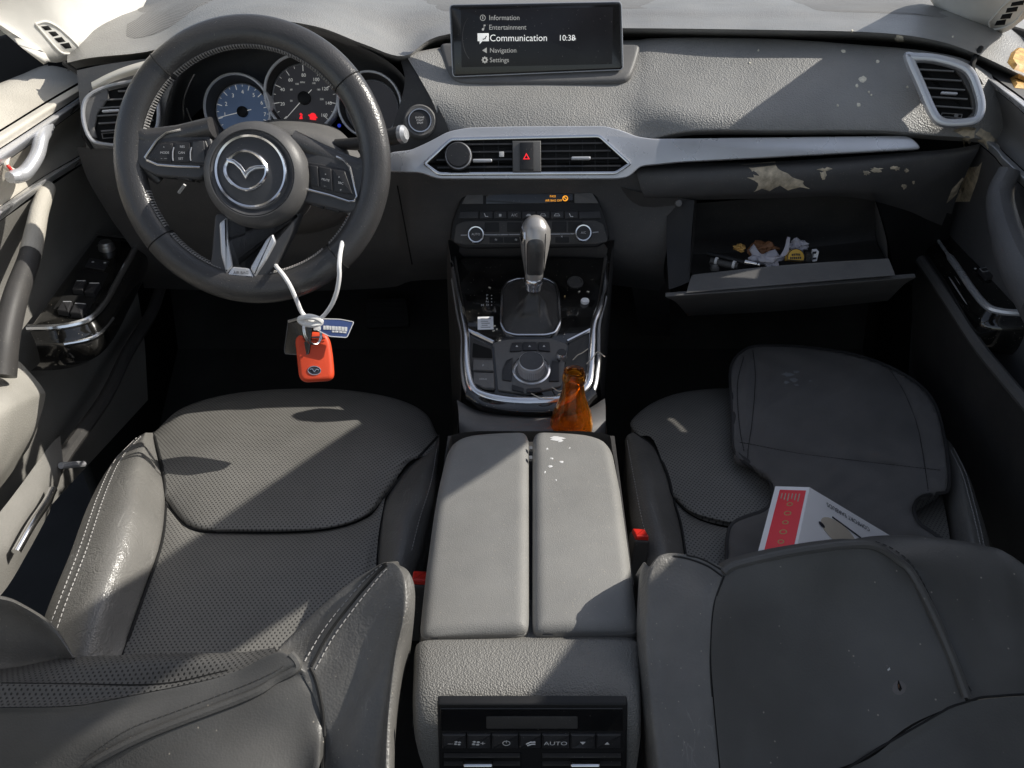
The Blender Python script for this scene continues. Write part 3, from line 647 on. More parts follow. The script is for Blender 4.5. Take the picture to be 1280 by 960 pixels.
# --- left vent
mb = MB(); mb.sheet([[ay(*p) for p in r] for r in ([(114, 103, 1.215), (135, 92, 1.21), (160, 82, 1.205), (196, 72, 1.20)], [(115, 109, 1.205), (136, 98, 1.20), (160, 89, 1.195), (194, 79, 1.19)], [(117, 116, 1.212), (137, 104, 1.207), (160, 96, 1.202), (192, 87, 1.20)])], 5, 4); mb.build('end_trim_strip', M['beige'], D)
FL = Frame(ay(140, 148, 1.185), V((.25, -.88, .40)).normalized())
P = [(104, 128), (117, 114), (145, 104), (185, 100), (200, 125), (198, 165), (175, 184), (130, 183), (112, 175), (103, 152)]
po = [V((q.x, q.y)) for q in cr([V((a, b, 0)) for a, b in FL.pp(P)], 4, True)]
mb = MB(); mb.rim(FL, po, .0055, .010, .003, -.002); lv = mb.build('side_vent', M['silver'], D, label='driver side air vent half behind the wheel rim')
mb = MB(); mb.plate(FL, inset(ccw(po), .007), .001, .0003, -.004); mb.build('vent_cavity', M['void'], lv)
mb = MB(); mb.plate(FL, FL.pp([(106, 128), (120, 112), (134, 108), (136, 122), (122, 142), (118, 160), (121, 172), (115, 172), (107, 155)], .002), .005, .002, -.002); mb.build('vent_cheek', M['grey'], lv)
pin = inset(ccw(po), .01); vs = [q.y for q in pin]; mb = MB()
for k in range(6):
    v = min(vs)+(max(vs)-min(vs))*(.22+.14*k); r = xr(v, pin)
    if r: mb.fbox(FL, r[0]+.012, v-.001, r[1], v+.001, -.002, .004)
mb.build('vent_slat', M['grey'], lv)
u, v = FL.pix(139, 139, .004); mb = MB(); mb.plate(FL, rc([(u-.012, v-.002), (u+.012, v-.002), (u+.012, v+.002), (u-.012, v+.002)], .002), .006, .002, .003); mb.build('vent_tab', M['satin'], lv)
u, v = FL.pix(136, 169, .004); mb = MB(); mb.rim(FL, [(u-.010, v-.004), (u+.012, v-.004), (u+.012, v+.004), (u-.010, v+.004)], .001, .003, .0005, 0); mb.build('vent_wheel', M['grey'], lv)
# --- steering column shroud and stalks
mb = MB()
mb.sheet([[ay(*p) for p in r] for r in (
   [(300, 165, 1.24), (335, 150, 1.25), (385, 150, 1.25), (420, 160, 1.24), (440, 178, 1.22)],
   [(290, 185, 1.17), (330, 155, 1.18), (385, 157, 1.18), (430, 175, 1.16), (452, 200, 1.15)],
   [(285, 210, 1.12), (330, 175, 1.12), (385, 180, 1.12), (430, 200, 1.11), (446, 232, 1.11)],
   [(290, 250, 1.13), (330, 270, 1.12), (385, 275, 1.12), (428, 266, 1.12), (448, 250, 1.14)],
   [(300, 270, 1.22), (330, 290, 1.22), (385, 292, 1.22), (425, 280, 1.22), (445, 262, 1.22)])], 6, 6)
shr = mb.build('column_shroud', M['grey'], D)
mb = MB(); mb.tube([ay(420, 180, 1.13), ay(445, 180, 1.12), ay(470, 176, 1.10), ay(498, 169, 1.085), ay(503, 168, 1.083)], [.007, .009, .0105, .012, .012], n=16); stk = mb.build('wiper_stalk', M['dark'], D)
mb = MB(); mb.tube([ay(501, 168, 1.083), ay(505, 167.5, 1.081), ay(508, 167, 1.08)], [.0125, .012, .008], n=16); mb.build('stalk_cap', M['silver'], stk)
mb = MB(); mb.tube([ay(223.5, 241, 1.07), ay(231, 231, 1.07)], .0022, n=8); mb.build('adjust_lever_tip', M['print'], D)
# --- glove box: bin and hinged door
gbx = [[(870, 254, 1.245), (980, 246, 1.25), (1092, 240, 1.245)], [(868, 285, 1.28), (980, 280, 1.285), (1094, 272, 1.28)], [(862, 318, 1.30), (985, 312, 1.30), (1095, 300, 1.29)], [(864, 340, 1.22), (985, 333, 1.22), (1106, 322, 1.215)], [(866, 350, 1.14), (985, 338, 1.13), (1110, 325, 1.125)]]
mb = MB(); mb.sheet([[ay(*p) for p in r] for r in gbx], 4, 4); gb = mb.build('glove_box_bin', M['dark'], D)
mb = MB(); mb.sheet([[ay(*p) for p in r] for r in ([(1090, 238, 1.19), (1093, 239, 1.25)], [(1100, 270, 1.17), (1094, 272, 1.28)], [(1108, 300, 1.145), (1096, 300, 1.29)], [(1110, 326, 1.12), (1108, 325, 1.20)])], 4, 4); mb.build('bin_side', M['grey'], gb)
mb = MB(); mb.sheet([[ay(*p) for p in r] for r in ([(868, 250, 1.19), (871, 250, 1.25)], [(866, 290, 1.165), (869, 290, 1.28)], [(861, 345, 1.125), (864, 340, 1.2)])], 4, 4); mb.build('bin_side', M['dark'], gb)
mb = MB(); mb.sheet([[ay(*p) for p in r] for r in ([(834, 256, 1.20), (850, 252, 1.19), (868, 250, 1.185)], [(833, 300, 1.17), (848, 300, 1.165), (864, 300, 1.16)], [(836, 362, 1.11), (848, 358, 1.115), (862, 352, 1.12)])], 4, 4); mb.build('hinge_cover', M['darker'], gb)
mb = MB(); u = ay(848, 254, 1.18); mb.lathe(Frame(u, V((0, -1, .3))), (0, 0), [(.006, 0), (.005, .004), (0, .005)], 12); mb.build('screw_head', M['grey'], gb)
mb = MB(); mb.sheet([[ay(*p) for p in r] for r in ([(868, 343, 1.135), (985, 331, 1.125), (1110, 323, 1.12)], [(864, 346, 1.13), (985, 335, 1.12), (1112, 326, 1.115)], [(858, 366, 1.095), (985, 355, 1.09), (1119, 344, 1.09)])], 5, 4); gi = mb.build('door_liner', M['grey'], gb)
mb = MB(); mb.sheet([[ay(*p) for p in r] for r in ([(832, 366, 1.105), (985, 354, 1.10), (1143, 342, 1.105)], [(832, 369, 1.098), (985, 358, 1.092), (1144, 345, 1.098)], [(833, 372, 1.098), (985, 361, 1.092), (1143, 348, 1.098)], [(845, 378, 1.14), (985, 368, 1.14), (1130, 356, 1.14)], [(860, 395, 1.30), (985, 388, 1.30), (1110, 376, 1.30)])], 6, 4); gd = mb.build('glove_box_door', M['grey'], D)
for px, py in ((870, 352), (880, 330)):
    pass
# --- dried glue spots and tape leftovers on the dash
for px, py, rx, ry in ((1051, 53, 4.5, 4.5), (1113, 48, 4.5, 4), (1124, 49, 6, 5), (1054, 64, 3, 2), (1078, 99, 4.5, 4), (1071, 107, 2, 2), (1097, 77, 2.5, 2), (1073, 131, 2.7, 2.4), (1047, 132, 1.6, 1.6), (1086, 115, 1.4, 1.4), (1089, 119, 1.3, 1.3), (1134, 109, 1.5, 1.5), (937, 79, 1.2, 1.2), (948, 63, 1.2, 1.2), (1065, 39, 1.5, 1.5), (1191, 46, 1.2, 1.2)):
    mb = MB()
    if decal(mb, blob(px, py, rx, ry, 14, .25), Ts, .0012, 3) or decal(mb, blob(px, py, rx, ry, 14, .25), Tt, .0012, 3): mb.build('glue_spot', M['glue'], D)
for px, py, rx, ry in ((1029, 219, 4, 9), (1031, 212, 9, 3), (1095, 212, 9, 4), (1083, 216, 5, 4), (1120, 210, 7, 3.5), (1133, 213, 3, 3), (1131, 233, 4, 4), (1142, 228, 2, 3)):
    mb = MB()
    if decal(mb, blob(px, py, rx*.8, ry*.8, 16, .5), Tl, .001, 3): mb.build('glue_spot', M['tape'], D)
TAPES = []
def tapething(name, L, T, m, label, off=.0012):
    mb = MB()
    if decal(mb, L, T, off, 4): return mb.build(name, m, label=label, cat='tape')
    print('DECAL FAIL', label)
TALLSRC = [soft, top_pad, lowp, trim, rv]
tapething('torn_tape', [(927, 206), (969, 202), (972, 210), (985, 217), (991, 222), (1004, 226), (1012, 236), (1000, 234), (985, 238), (975, 232), (962, 239), (950, 235), (942, 240), (934, 222)], Tl, M['tape'], 'ragged tan strip of torn tape hanging above the open glove box')
# ================================================================== steering wheel
WN = V((.0, -math.cos(R(25)), math.sin(R(25))))
WC = ay(316, 203, 1.036)
FWh = Frame(WC, WN)
W = thing('steering_wheel', 'black leather steering wheel with winged chrome badge and worn rim stitching', 'steering wheel', WC)
WT = (WC-CAM).dot(FW); WS = FPX/WT
def wp(L, w=0): return FWh.pp(L, w)
rad = .1655; rb = .0185
mb = MB(); L = []
def rimpt(th, ph, extra=0):
    a, b = (.0205+extra), (.0165+extra)
    rr = rad + a*math.cos(ph); return FWh.at(rr*math.cos(th), rr*1.015*math.sin(th), b*math.sin(ph))
for i in range(112):
    th = 2*math.pi*i/112; g = 1.0
    # thumb grips
    for t0 in (R(158), R(8)):
        d = abs((th-t0+math.pi) % (2*math.pi)-math.pi); g += 0
    L.append([rimpt(th, 2*math.pi*k/18) for k in range(18)])
L.append(L[0]); mb.loops(L)
rim = mb.build('rim', M['rubber'], W)
Tw = bvh(rim)
for th in (R(133), R(38), R(-142), R(-48)):
    mb = MB(); mb.tube([rimpt(th, 2*math.pi*k/18, .0003) for k in range(18)], .0009, True, n=5); mb.build('rim_joint', M['groove'], rim)
def stitches(a0, a1, n):
    mb = MB()
    for k in range(n):
        th = R(a0+(a1-a0)*k/n)
        for s in (1, -1):
            mb.tube([rimpt(th+s*.006, R(150), .0008), rimpt(th, R(165), .0016), rimpt(th-s*.004, R(182), .0008)], .0006, n=4)
    mb.build('rim_stitching', M['thread'], rim)
stitches(40, 132, 62); stitches(134, 166, 22); stitches(-165, -144, 14); stitches(-140, -108, 22); stitches(-82, -50, 22); stitches(-46, -22, 16)
# airbag hub
hc = wp([(316, 217)], .03)[0]
hr = 67/WS*.97
mb = MB(); mb.lathe(FWh, hc, [(hr*.98, -.035), (hr, -.005), (hr, .012), (hr*.97, .022), (hr*.90, .030), (hr*.80, .034), (hr*.785, .0335), (hr*.77, .026), (0, .025)], 56); hub = mb.build('hub', M['hub'], W)
mb = MB(); mb.lathe(FWh, hc, [(hr*.785, .032), (hr*.77, .034), (hr*.76, .0325), (hr*.70, .028), (hr*.66, .027)], 56); mb.build('hub_step', M['wheelpl'], hub)
ec = wp([(313, 214)], .03)[0]; er = 45/WS*.97
mb = MB(); mb.lathe(FWh, ec, [(er*1.03, .026), (er*1.03, .0295), (er*.985, .0315), (er*.93, .0305), (er*.915, .028)], 64); mb.build('hub_ring', M['chrome'], hub)
mb = MB(); mb.lathe(FWh, ec, [(er*.93, .0275), (er*.7, .030), (er*.4, .0318), (0, .0325)], 48); mb.build('hub_cap', M['wheelpl'], hub)
# emblem: flattened ring with spread wings
bc = wp([(308, 213)], .032)[0]; bx, by = 26.5/WS, 22/WS
mb = MB(); n = 48
def em(t, k, w): 
    x = bx*math.cos(t)*k; y = by*math.sin(t)*k*(1-.10*math.cos(2*t))
    return FWh.at(bc[0]+x, bc[1]+y, w)
mb.loops([[em(2*math.pi*i/n, k, w) for i in range(n)] for k, w in ((1.04, .031), (1.03, .0345), (.96, .0365), (.88, .0355), (.85, .031))])
emb = mb.build('emblem', M['chrome'], W)
mb = MB()
wing = [(283, 206), (292, 200), (303, 212), (308, 219), (313, 212), (325, 207), (333, 208), (331, 213), (318, 218), (308, 230), (299, 217), (288, 206)]
# thick chrome vee joined to the ring
v1 = FWh.pp([(283, 197), (293, 199), (302, 206), (307, 214), (312, 209), (320, 206.5), (333, 206), (334, 211), (320, 212), (312, 217), (307.5, 225), (301, 213), (292, 205), (284, 203)], .034)
mb.plate(FWh, v1, .005, .0018, .0315); mb.build('emblem_wings', M['chrome'], emb)
# spokes
def spoke(nm, P, h, w0, m=M['wheelpl'], r=.008, bev=.004, par=W):
    mb = MB(); mb.plate(FWh, rc(wp(P), r, 3), h, bev, w0); return mb.build(nm, m, par)
sl = spoke('spoke', [(262, 158), (225, 160), (205, 164), (182, 167), (172, 176), (170, 200), (180, 212), (200, 222), (255, 226), (275, 200)], .022, -.012)
sr = spoke('spoke', [(370, 175), (395, 185), (425, 200), (449, 205), (462, 212), (466, 235), (454, 262), (440, 268), (400, 258), (365, 250), (355, 205)], .022, -.012)
# leather bridge from the rim to each spoke
mb = MB(); mb.tube([FWh.at(*wp([p])[0], w) for p, w in (((163, 150), -.004), ((172, 166), -.004), ((188, 174), -.004), ((225, 168), -.002), ((268, 160), .004))], [.012, .016, .015, .013, .014], n=12); mb.build('spoke_cover', M['rubber'], sl)
mb = MB(); mb.tube([FWh.at(*wp([p])[0], w) for p, w in (((164, 222), -.004), ((170, 208), -.003), ((176, 200), -.003), ((184, 212), -.005), ((196, 226), -.010))], [.010, .014, .012, .009, .006], n=12); mb.build('spoke_cover', M['rubber'], sl)
mb = MB(); mb.tube([FWh.at(*wp([p])[0], w) for p, w in (((366, 176), .004), ((400, 191), -.002), ((430, 204), -.003), ((448, 210), -.003), ((466, 202), -.004))], [.014, .013, .013, .014, .013], n=12); mb.build('spoke_cover', M['rubber'], sr)
mb = MB(); mb.tube([FWh.at(*wp([p])[0], w) for p, w in (((454, 214), -.002), ((458, 236), -.003), ((455, 258), -.004), ((452, 282), -.004))], [.012, .014, .014, .012], n=12); mb.build('spoke_cover', M['rubber'], sr)
# left control pod
pl = [(181, 198), (197, 178), (256, 173), (262, 190), (258, 208), (196, 207)]
mb = MB(); P = rc(wp(pl, .012), .004, 3); mb.plate(FWh, P, .004, .002, .008); podl = mb.build('control_pod', M['button'], W)
mb = MB(); mb.tube([FWh.at(*wp([p], .013)[0], .0125) for p in ((226, 162), (208, 166), (196, 175), (181, 197), (183, 200), (197, 206), (222, 208), (250, 209))], .0016, n=6); mb.build('pod_trim', M['chrome'], podl)
for P in ([(189, 197), (200, 179.5), (216, 179), (215, 203), (198, 202)], [(218, 203), (219, 179), (238, 177.5), (237, 203)], [(240, 203), (241, 177), (255, 176), (257, 204)]):
    mb = MB(); mb.plate(FWh, rc(wp(P, .013), .0012, 2), .0025, .001, .0115); mb.build('pod_button', M['button'] if P[0][0] < 239 else M['wheelpl'], podl)
for px in (216.5, 238.5):
    mb = MB(); mb.tube([FWh.at(*wp([p], .014)[0], .0145) for p in ((px+1, 184), (px-.5, 190), (px-.5, 197), (px, 201))], .0008, n=5); mb.build('pod_line', M['satin'], podl)
for t, px, py in (('+', 205, 184), ('MODE', 206, 191), ('\u2013  \u2014', 205, 198), ('RES', 228, 183.5), ('CAN', 227, 191), ('SET', 226, 198.5)):
    text('button_text', t, FWh, *wp([(px, py)], .014)[0], .0042, M['print'], podl, .0144)
for P, t in (([(199, 212), (219, 213), (219, 223.5), (202, 222)], '\u00ab'), ([(221, 213), (241, 214), (240, 227), (221, 224)], '\u2013')):
    mb = MB(); mb.plate(FWh, rc(wp(P, .008), .001, 2), .010, .002, -.002); b_ = mb.build('lower_button', M['button'], podl)
    c_ = wp([((P[0][0]+P[1][0])/2, 218.5)], .008)[0]; text('button_text', t, FWh, c_[0], c_[1], .006, M['print'], podl, .0086)
# right control pod
pr = [(384, 202), (402, 205), (432, 212), (438, 218), (446, 245), (441, 251), (388, 236)]
mb = MB(); mb.plate(FWh, rc(wp(pr, .012), .003, 3), .004, .002, .008); podr = mb.build('control_pod', M['button'], W)
mb = MB(); mb.tube([FWh.at(*wp([p], .013)[0], .0125) for p in ((385, 237), (412, 244), (436, 252), (443, 251), (446, 245), (442, 229), (437, 209), (430, 201), (420, 196))], .0016, n=6); mb.build('pod_trim', M['chrome'], podr)
for P in ([(386, 206), (397, 208), (399, 234), (388, 231)], [(399, 208), (414, 211), (416, 239), (401, 235)], [(416, 211.5), (431, 214), (441, 243), (418, 240)]):
    mb = MB(); mb.plate(FWh, rc(wp(P, .013), .0012, 2), .0025, .001, .0115); mb.build('pod_button', M['button'], podr)
for t, px, py in (('+', 407, 218), ('MUTE', 407, 225), ('\u2013', 406, 232.5), ('\u00bb', 424, 221), ('SRC', 426, 229), ('\u00ab', 426, 237)):
    text('button_text', t, FWh, *wp([(px, py)], .014)[0], .0042, M['print'], podr, .0144, rot=-.22)
for P, t in (([(387, 246), (406, 251), (404, 262), (386, 256)], '\u00ac'), ([(408, 251.5), (428, 258), (424, 266), (406, 262)], '\u00ac')):
    mb = MB(); mb.plate(FWh, rc(wp(P, .008), .001, 2), .010, .002, -.002); mb.build('lower_button', M['button'], podr)
    c_ = wp([((P[0][0]+P[1][0])/2, (P[0][1]+P[2][1])/2)], .008)[0]; text('button_text', t, FWh, c_[0], c_[1], .006, M['print'], podr, .0086, rot=-.25)
# lower double spoke with silver insert
mb = MB()
for P in ([(271, 268), (284, 266), (288, 300), (293, 336), (313, 337), (340, 290), (347, 276), (377, 266), (368, 290), (345, 335), (330, 356), (312, 361), (284, 358), (268, 350), (263, 338), (266, 322)],):
    mb.plate(FWh, rc(wp(P), .004, 3), .020, .004, -.012)
lsp = mb.build('spoke', M['wheelpl'], W)
mb = MB()
mb.plate(FWh, rc(wp([(274, 279), (284, 271), (285, 300), (291, 333), (283, 343), (276, 318)], .010), .003, 3), .006, .003, .006)
mb.plate(FWh, rc(wp([(283.5, 344.5), (291, 333.5), (312, 335.5), (318, 347.5)], .010), .002, 3), .0055, .002, .006)
mb.plate(FWh, rc(wp([(318.5, 347), (312.5, 335), (333, 299), (341, 292), (345, 303), (333, 325)], .010), .003, 3), .006, .003, .006)
mb.build('spoke_insert', M['satin'], lsp)
text('insert_text', 'AIR BAG', FWh, *wp([(301, 341)], .012)[0], .0055, M['groove'], lsp, .0119)
# ================================================================== centre console
K = thing('centre_console', 'centre console with split padded armrest, piano black shift panel and rear air controls', 'console', V((.02, .75, .09)))
SLP = math.atan2(.61-.515, 1.2-.93)
FK = Frame(V((.02, .93, .515)), V((0, -math.sin(SLP), math.cos(SLP))), V((0, math.cos(SLP), math.sin(SLP))))
def kp(L, w=0): return FK.pp(L, w)
def kplate(nm, P, w0, h, m, r=.003, bev=.001, par=K, n=3, label=None):
    mb = MB(); mb.plate(FK, rc(kp(P, w0+h), r, n), h, bev, w0); return mb.build(nm, m, par, label=label)
panel = kplate('shift_panel', [(568, 330), (575, 322), (757, 322), (762, 330), (756, 385), (745, 420), (741, 470), (733, 492), (690, 502), (640, 502), (604, 495), (589, 480), (583, 430), (574, 390)], -.012, .012, M['gloss'], .01, .003)
Tp = bvh(panel)
# tunnel front bin between panel and climate controls
mb = MB(); mb.sheet([[ay(*p) for p in r] for r in ([(560, 300, 1.19), (620, 308, 1.24), (700, 308, 1.24), (768, 300, 1.19)], [(563, 320, 1.20), (620, 322, 1.30), (700, 322, 1.30), (765, 320, 1.20)], [(566, 340, 1.19), (620, 335, 1.24), (700, 335, 1.24), (762, 340, 1.19)])], 4, 4); mb.build('front_bin', M['darker'], K)
# chrome side rails, continuous round the near end
railp = [(563, 308), (567, 330), (571, 358), (577, 392), (582, 418), (583, 454), (589, 481), (604, 493), (642, 500), (684, 500), (716, 495), (734, 482), (739, 460), (741, 430), (743, 404), (751, 380), (757, 340), (761, 308)]
RP = [FK.at(*q, .004) for q in kp(railp, .004)]
mb = MB(); mb.tube(cr(RP, 6), [.0062]*(len(cr(RP, 6))), n=10, flat=.8, ref=FK.w); rail = mb.build('chrome_rail', M['chrome'], K)
railq = [(566, 350), (573, 395), (578, 420), (578, 458), (583, 488), (600, 501), (642, 509), (686, 509), (722, 504), (741, 490), (747, 462), (748, 430), (749, 405), (757, 372)]
RQ = [FK.at(*q, -.003) for q in kp(railq, -.003)]
mb = MB(); mb.tube(cr(RQ, 6), .0032, n=8, flat=1.6, ref=FK.w); mb.build('outer_rail', M['silver'], rail)
for a, b in (((583, 412), (617, 428)), ((709, 427), (739, 412))):
    p, q = [FK.at(*x, .003) for x in kp([a, b], .003)]; mb = MB(); mb.tube([p, p.lerp(q, .5), q], .0036, n=8); mb.build('cross_bar', M['chrome'], rail)
# console flanks
def flank(P0, P1, m):
    mb = MB(); mb.sheet([P0, [p+V((s, 0, -.05)) for p, s in zip(P0, P1)], [p+V((s*1.5, 0, -.2)) for p, s in zip(P0, P1)], [V((p.x+s*2, p.y, .09)) for p, s in zip(P0, P1)]], 4, 3); return mb.build('side_skirt', m, K)
flank([ay(560, 300, 1.20), FK.at(*kp([(566, 350)])[0], -.006), FK.at(*kp([(577, 420)])[0], -.006), FK.at(*kp([(577, 460)])[0], -.006), ay(575, 512, .93), ay(572, 535, .86)], [-.004]*6, M['dark'])
flank([ay(766, 300, 1.20), FK.at(*kp([(758, 372)])[0], -.006), FK.at(*kp([(750, 420)])[0], -.006), FK.at(*kp([(749, 462)])[0], -.006), ay(755, 512, .93), ay(758, 535, .86)], [.004]*6, M['dark'])
# near end of the panel: gloss lip, then grey cupholder surround
mb = MB(); mb.sheet([[ay(*p) for p in r] for r in (
    [(583, 484, .945), (604, 497, .93), (645, 503, .925), (686, 503, .925), (722, 497, .93), (742, 484, .945)],
    [(582, 495, .935), (604, 507, .915), (645, 514, .91), (686, 514, .91), (725, 507, .915), (746, 493, .935)],
    [(583, 503, .945), (605, 514, .925), (645, 521, .92), (686, 521, .92), (726, 514, .925), (747, 500, .945)])], 5, 4); mb.build('panel_lip', M['gloss'], K)
mb = MB(); mb.sheet([[ay(*p) for p in r] for r in (
    [(571, 500, .945), (600, 514, .93), (645, 519, .925), (686, 519, .925), (728, 514, .93), (756, 498, .945)],
    [(573, 512, .915), (602, 521, .905), (645, 525, .90), (686, 525, .90), (728, 520, .905), (757, 510, .915)],
    [(574, 534, .885), (602, 540, .87), (645, 543, .865), (686, 543, .865), (728, 540, .87), (757, 534, .885)],
    [(576, 575, .86), (602, 580, .85), (645, 580, .85), (686, 580, .85), (728, 580, .85), (757, 575, .86)])], 5, 4); mb.build('cupholder_surround', M['grey'], K)
mb = MB(); mb.sheet([[V((x, y, .385)) for x in (-.08, .02, .12)] for y in (.78, .86, .94)], 2, 2); mb.build('cupholder_floor', M['darker'], K)
# grey inlay with rotary controller
inl = kplate('controller_plate', [(617, 428), (636, 424), (690, 423), (709, 430), (706, 452), (702, 482), (660, 492), (622, 487)], 0, .004, M['grey'], .004, .0012)
kplate('inlay', [(587, 420), (615, 433), (620, 487), (595, 480), (588, 460)], 0, .0015, M['dark'], .003)
kplate('inlay', [(711, 429), (737, 416), (736, 470), (728, 488), (704, 492), (706, 460)], 0, .0015, M['dark'], .003)
for P in ([(637, 439), (640, 428), (652, 427.5), (652, 438)], [(653.5, 437.5), (653.5, 427.5), (671, 427.3), (671.5, 437.5)], [(673, 437.5), (672.5, 427.3), (687, 427.5), (688, 439)], [(628, 462), (633, 450), (641, 447), (639, 476), (628, 474)], [(690, 450), (699, 452), (699, 476), (686, 476)], [(640, 480), (655, 485), (655, 490), (640, 487)], [(658, 485.5), (675, 484), (680, 489), (658, 490.5)]):
    kplate('controller_key', P, .004, .0028, M['button'], .0012, .0008, inl, 2)
for px in (646, 662, 680):
    u, v = kp([(px, 432.5)], .007)[0]; mb = MB(); mb.plate(FK, [(u-.002, v-.0015), (u+.002, v-.0015), (u, v+.002)], .0002, .0001, .0069); mb.build('key_symbol', M['print'], inl)
c = kp([(664, 463)], .004)[0]
mb = MB(); mb.lathe(FK, c, [(.029, .003), (.0285, .0065), (.026, .0075), (.0245, .006), (.0225, .003)], 48); mb.build('dial_ring', M['chrome'], inl)
mb = MB(); mb.lathe(FK, c, [(.0225, .003), (.0195, .0035), (.0192, .024), (.0185, .0265), (.0175, .0272)], 48); kn = mb.build('controller_dial', M['satin'], K)
mb = MB()
for k in range(44):
    a = k/44*2*math.pi; mb.tube([FK.at(c[0]+.0196*math.cos(a), c[1]+.0196*math.sin(a), w) for w in (.006, .020)], .0006, n=4)
mb.build('dial_knurl', M['silver'], kn)
mb = MB(); mb.lathe(FK, c, [(.0177, .0268), (.0165, .0276), (.012, .0272), (0, .0270)], 40); mb.build('dial_cap', M['wheelpl'], kn)
c = kp([(702, 444)], .01)[0]
mb = MB(); mb.lathe(FK, c, [(.0095, .002), (.0092, .008), (.0085, .0095), (.0078, .016), (.007, .017)], 28); ks = mb.build('volume_dial', M['chrome'], K)
mb = MB(); mb.lathe(FK, c, [(.0072, .0166), (.0065, .0174), (0, .0172)], 28); mb.build('dial_cap', M['button'], ks)
for P, t in (([(591, 462), (592, 449), (616, 450), (617, 463)], 'P'), ([(592, 478), (592, 465), (617, 466), (618, 485), (605, 484)], 'HOLD')):
    b_ = kplate('parking_switch', P, .0015, .006, M['grey'], .0015, .0012)
    u, v = kp([(604, 457 if t == 'P' else 474)], .0075)[0]; text('switch_text', t, FK, u, v, .005 if t == 'P' else .004, M['print'], b_, .0078)
kplate('parking_switch_recess', [(590, 447), (591, 428), (614, 436), (616, 448)], .001, .0008, M['void'], .003)
# gear selector
bp = [(626, 362), (632, 352), (645, 347), (684, 347), (696, 354), (700, 366), (702, 404), (695, 417), (682, 420), (643, 420), (630, 416), (624, 404)]
bo = rc(kp(bp, .004), .006, 3)
mb = MB(); mb.rim(FK, bo, .005, .006, .0022, 0); bz = mb.build('gear_surround', M['chrome'], K)
bi = inset(ccw(bo), .0045)
TOPB = ay(667, 357, 1.088)
L = []
n = len(bi); bc = sum((q for q in bi), V((0, 0)))/n
tl = (TOPB-FK.o); tu, tv, tw = tl.dot(FK.u), tl.dot(FK.v), tl.dot(FK.w)
for k in range(13):
    t = k/12; row = []
    for i, q in enumerate(bi):
        a = math.atan2(q.y-bc.y, q.x-bc.x)
        s = (1-t)**1.5*.92 + .08 if k else 1.0
        wob = 1 + (.16*math.sin(a*4+t*5) + .10*math.sin(a*9-t*13))*math.sin(math.pi*min(1, t*1.1))*(1 if k else 0)
        cx = bc.x + (tu-bc.x)*t; cy = bc.y + (tv-bc.y)*t
        rx = (q.x-bc.x)*s*wob; ry = (q.y-bc.y)*s*wob
        m_ = .0125
        if t > .75:
            d = math.hypot(rx, ry); f = (t-.75)/.25; rx = rx*(1-f)+m_*math.cos(a)*f; ry = ry*(1-f)+m_*math.sin(a)*f
        row.append(FK.at(cx+rx, cy+ry, .002 + (tw-.002)*(t**.8)))
    L.append(row)
mb = MB(); mb.loops(L, True, False, False); mb.build('gear_gaiter', M['gaiter'], K)
# knob
ka = [ (667, 352, 1.087), (667.5, 344, 1.086), (668, 330, 1.088), (668.5, 312, 1.092), (669, 298, 1.097), (669, 287, 1.102), (669, 279, 1.108), (669, 275.5, 1.115)]
kr = [.0125, .0135, .0165, .0205, .0228, .0225, .017, .006]
axis = [ay(*p) for p in ka]
mb = MB(); mb.tube(cr(axis, 4), [kr[min(7, int(i/4))]*(1-(i % 4)/4)+kr[min(7, int(i/4)+1)]*((i % 4)/4) for i in range(29)], n=28, ref=V((1, 0, 0)), flat=1.02); gk = mb.build('gear_knob', M['knob'], K)
Tg = bvh(gk)
mb = MB()
P = [(652, 349), (654, 345), (667, 344), (681, 345), (683, 349), (667, 352)]
cc = ay(667, 353, 1.086); axd = (axis[2]-axis[0]).normalized(); Fg = Frame(cc, axd, V((0, 1, 0)))
mb.lathe(Fg, (0, 0), [(.0115, -.012), (.0128, -.004), (.0152, .002), (.0150, .006), (.0138, .008)], 32); mb.build('knob_collar', M['chrome'], gk)
mb = MB()
seam_on(mb, [(657, 343), (656.5, 325), (656, 305), (656, 292)], Tg, .0006, .0002); seam_on(mb, [(679, 343), (680.5, 325), (681.5, 305), (682, 292)], Tg, .0006, .0002); mb.build('knob_line', M['groove'], gk)
mb = MB(); decal(mb, [(v.x, v.y) for v in cr([V(q) for q in ((659, 343, 0), (658.5, 330, 0), (658.3, 315, 0), (659, 304, 0), (663, 300, 0), (669, 299, 0), (676, 300, 0), (679.5, 304, 0), (680, 315, 0), (679, 330, 0), (678, 343, 0), (669, 344, 0))], 3, True)], Tg, .0016, 6); mb.build('knob_panel', M['rubber'], gk)
mb = MB(); decal(mb, [(650, 287), (653, 281), (657, 290), (657, 300), (653, 305), (650, 296)], Tg, .002, 3); mb.build('release_button', M['chrome'], gk)
mb = MB(); mb.tube([ay(a, b, Y) for a, b, Y in ((663, 358, 1.083), (660, 372, 1.085), (658, 390, 1.08), (659, 408, 1.06))], .0006, n=4); mb.build('gaiter_seam', M['thread_dark'], K)
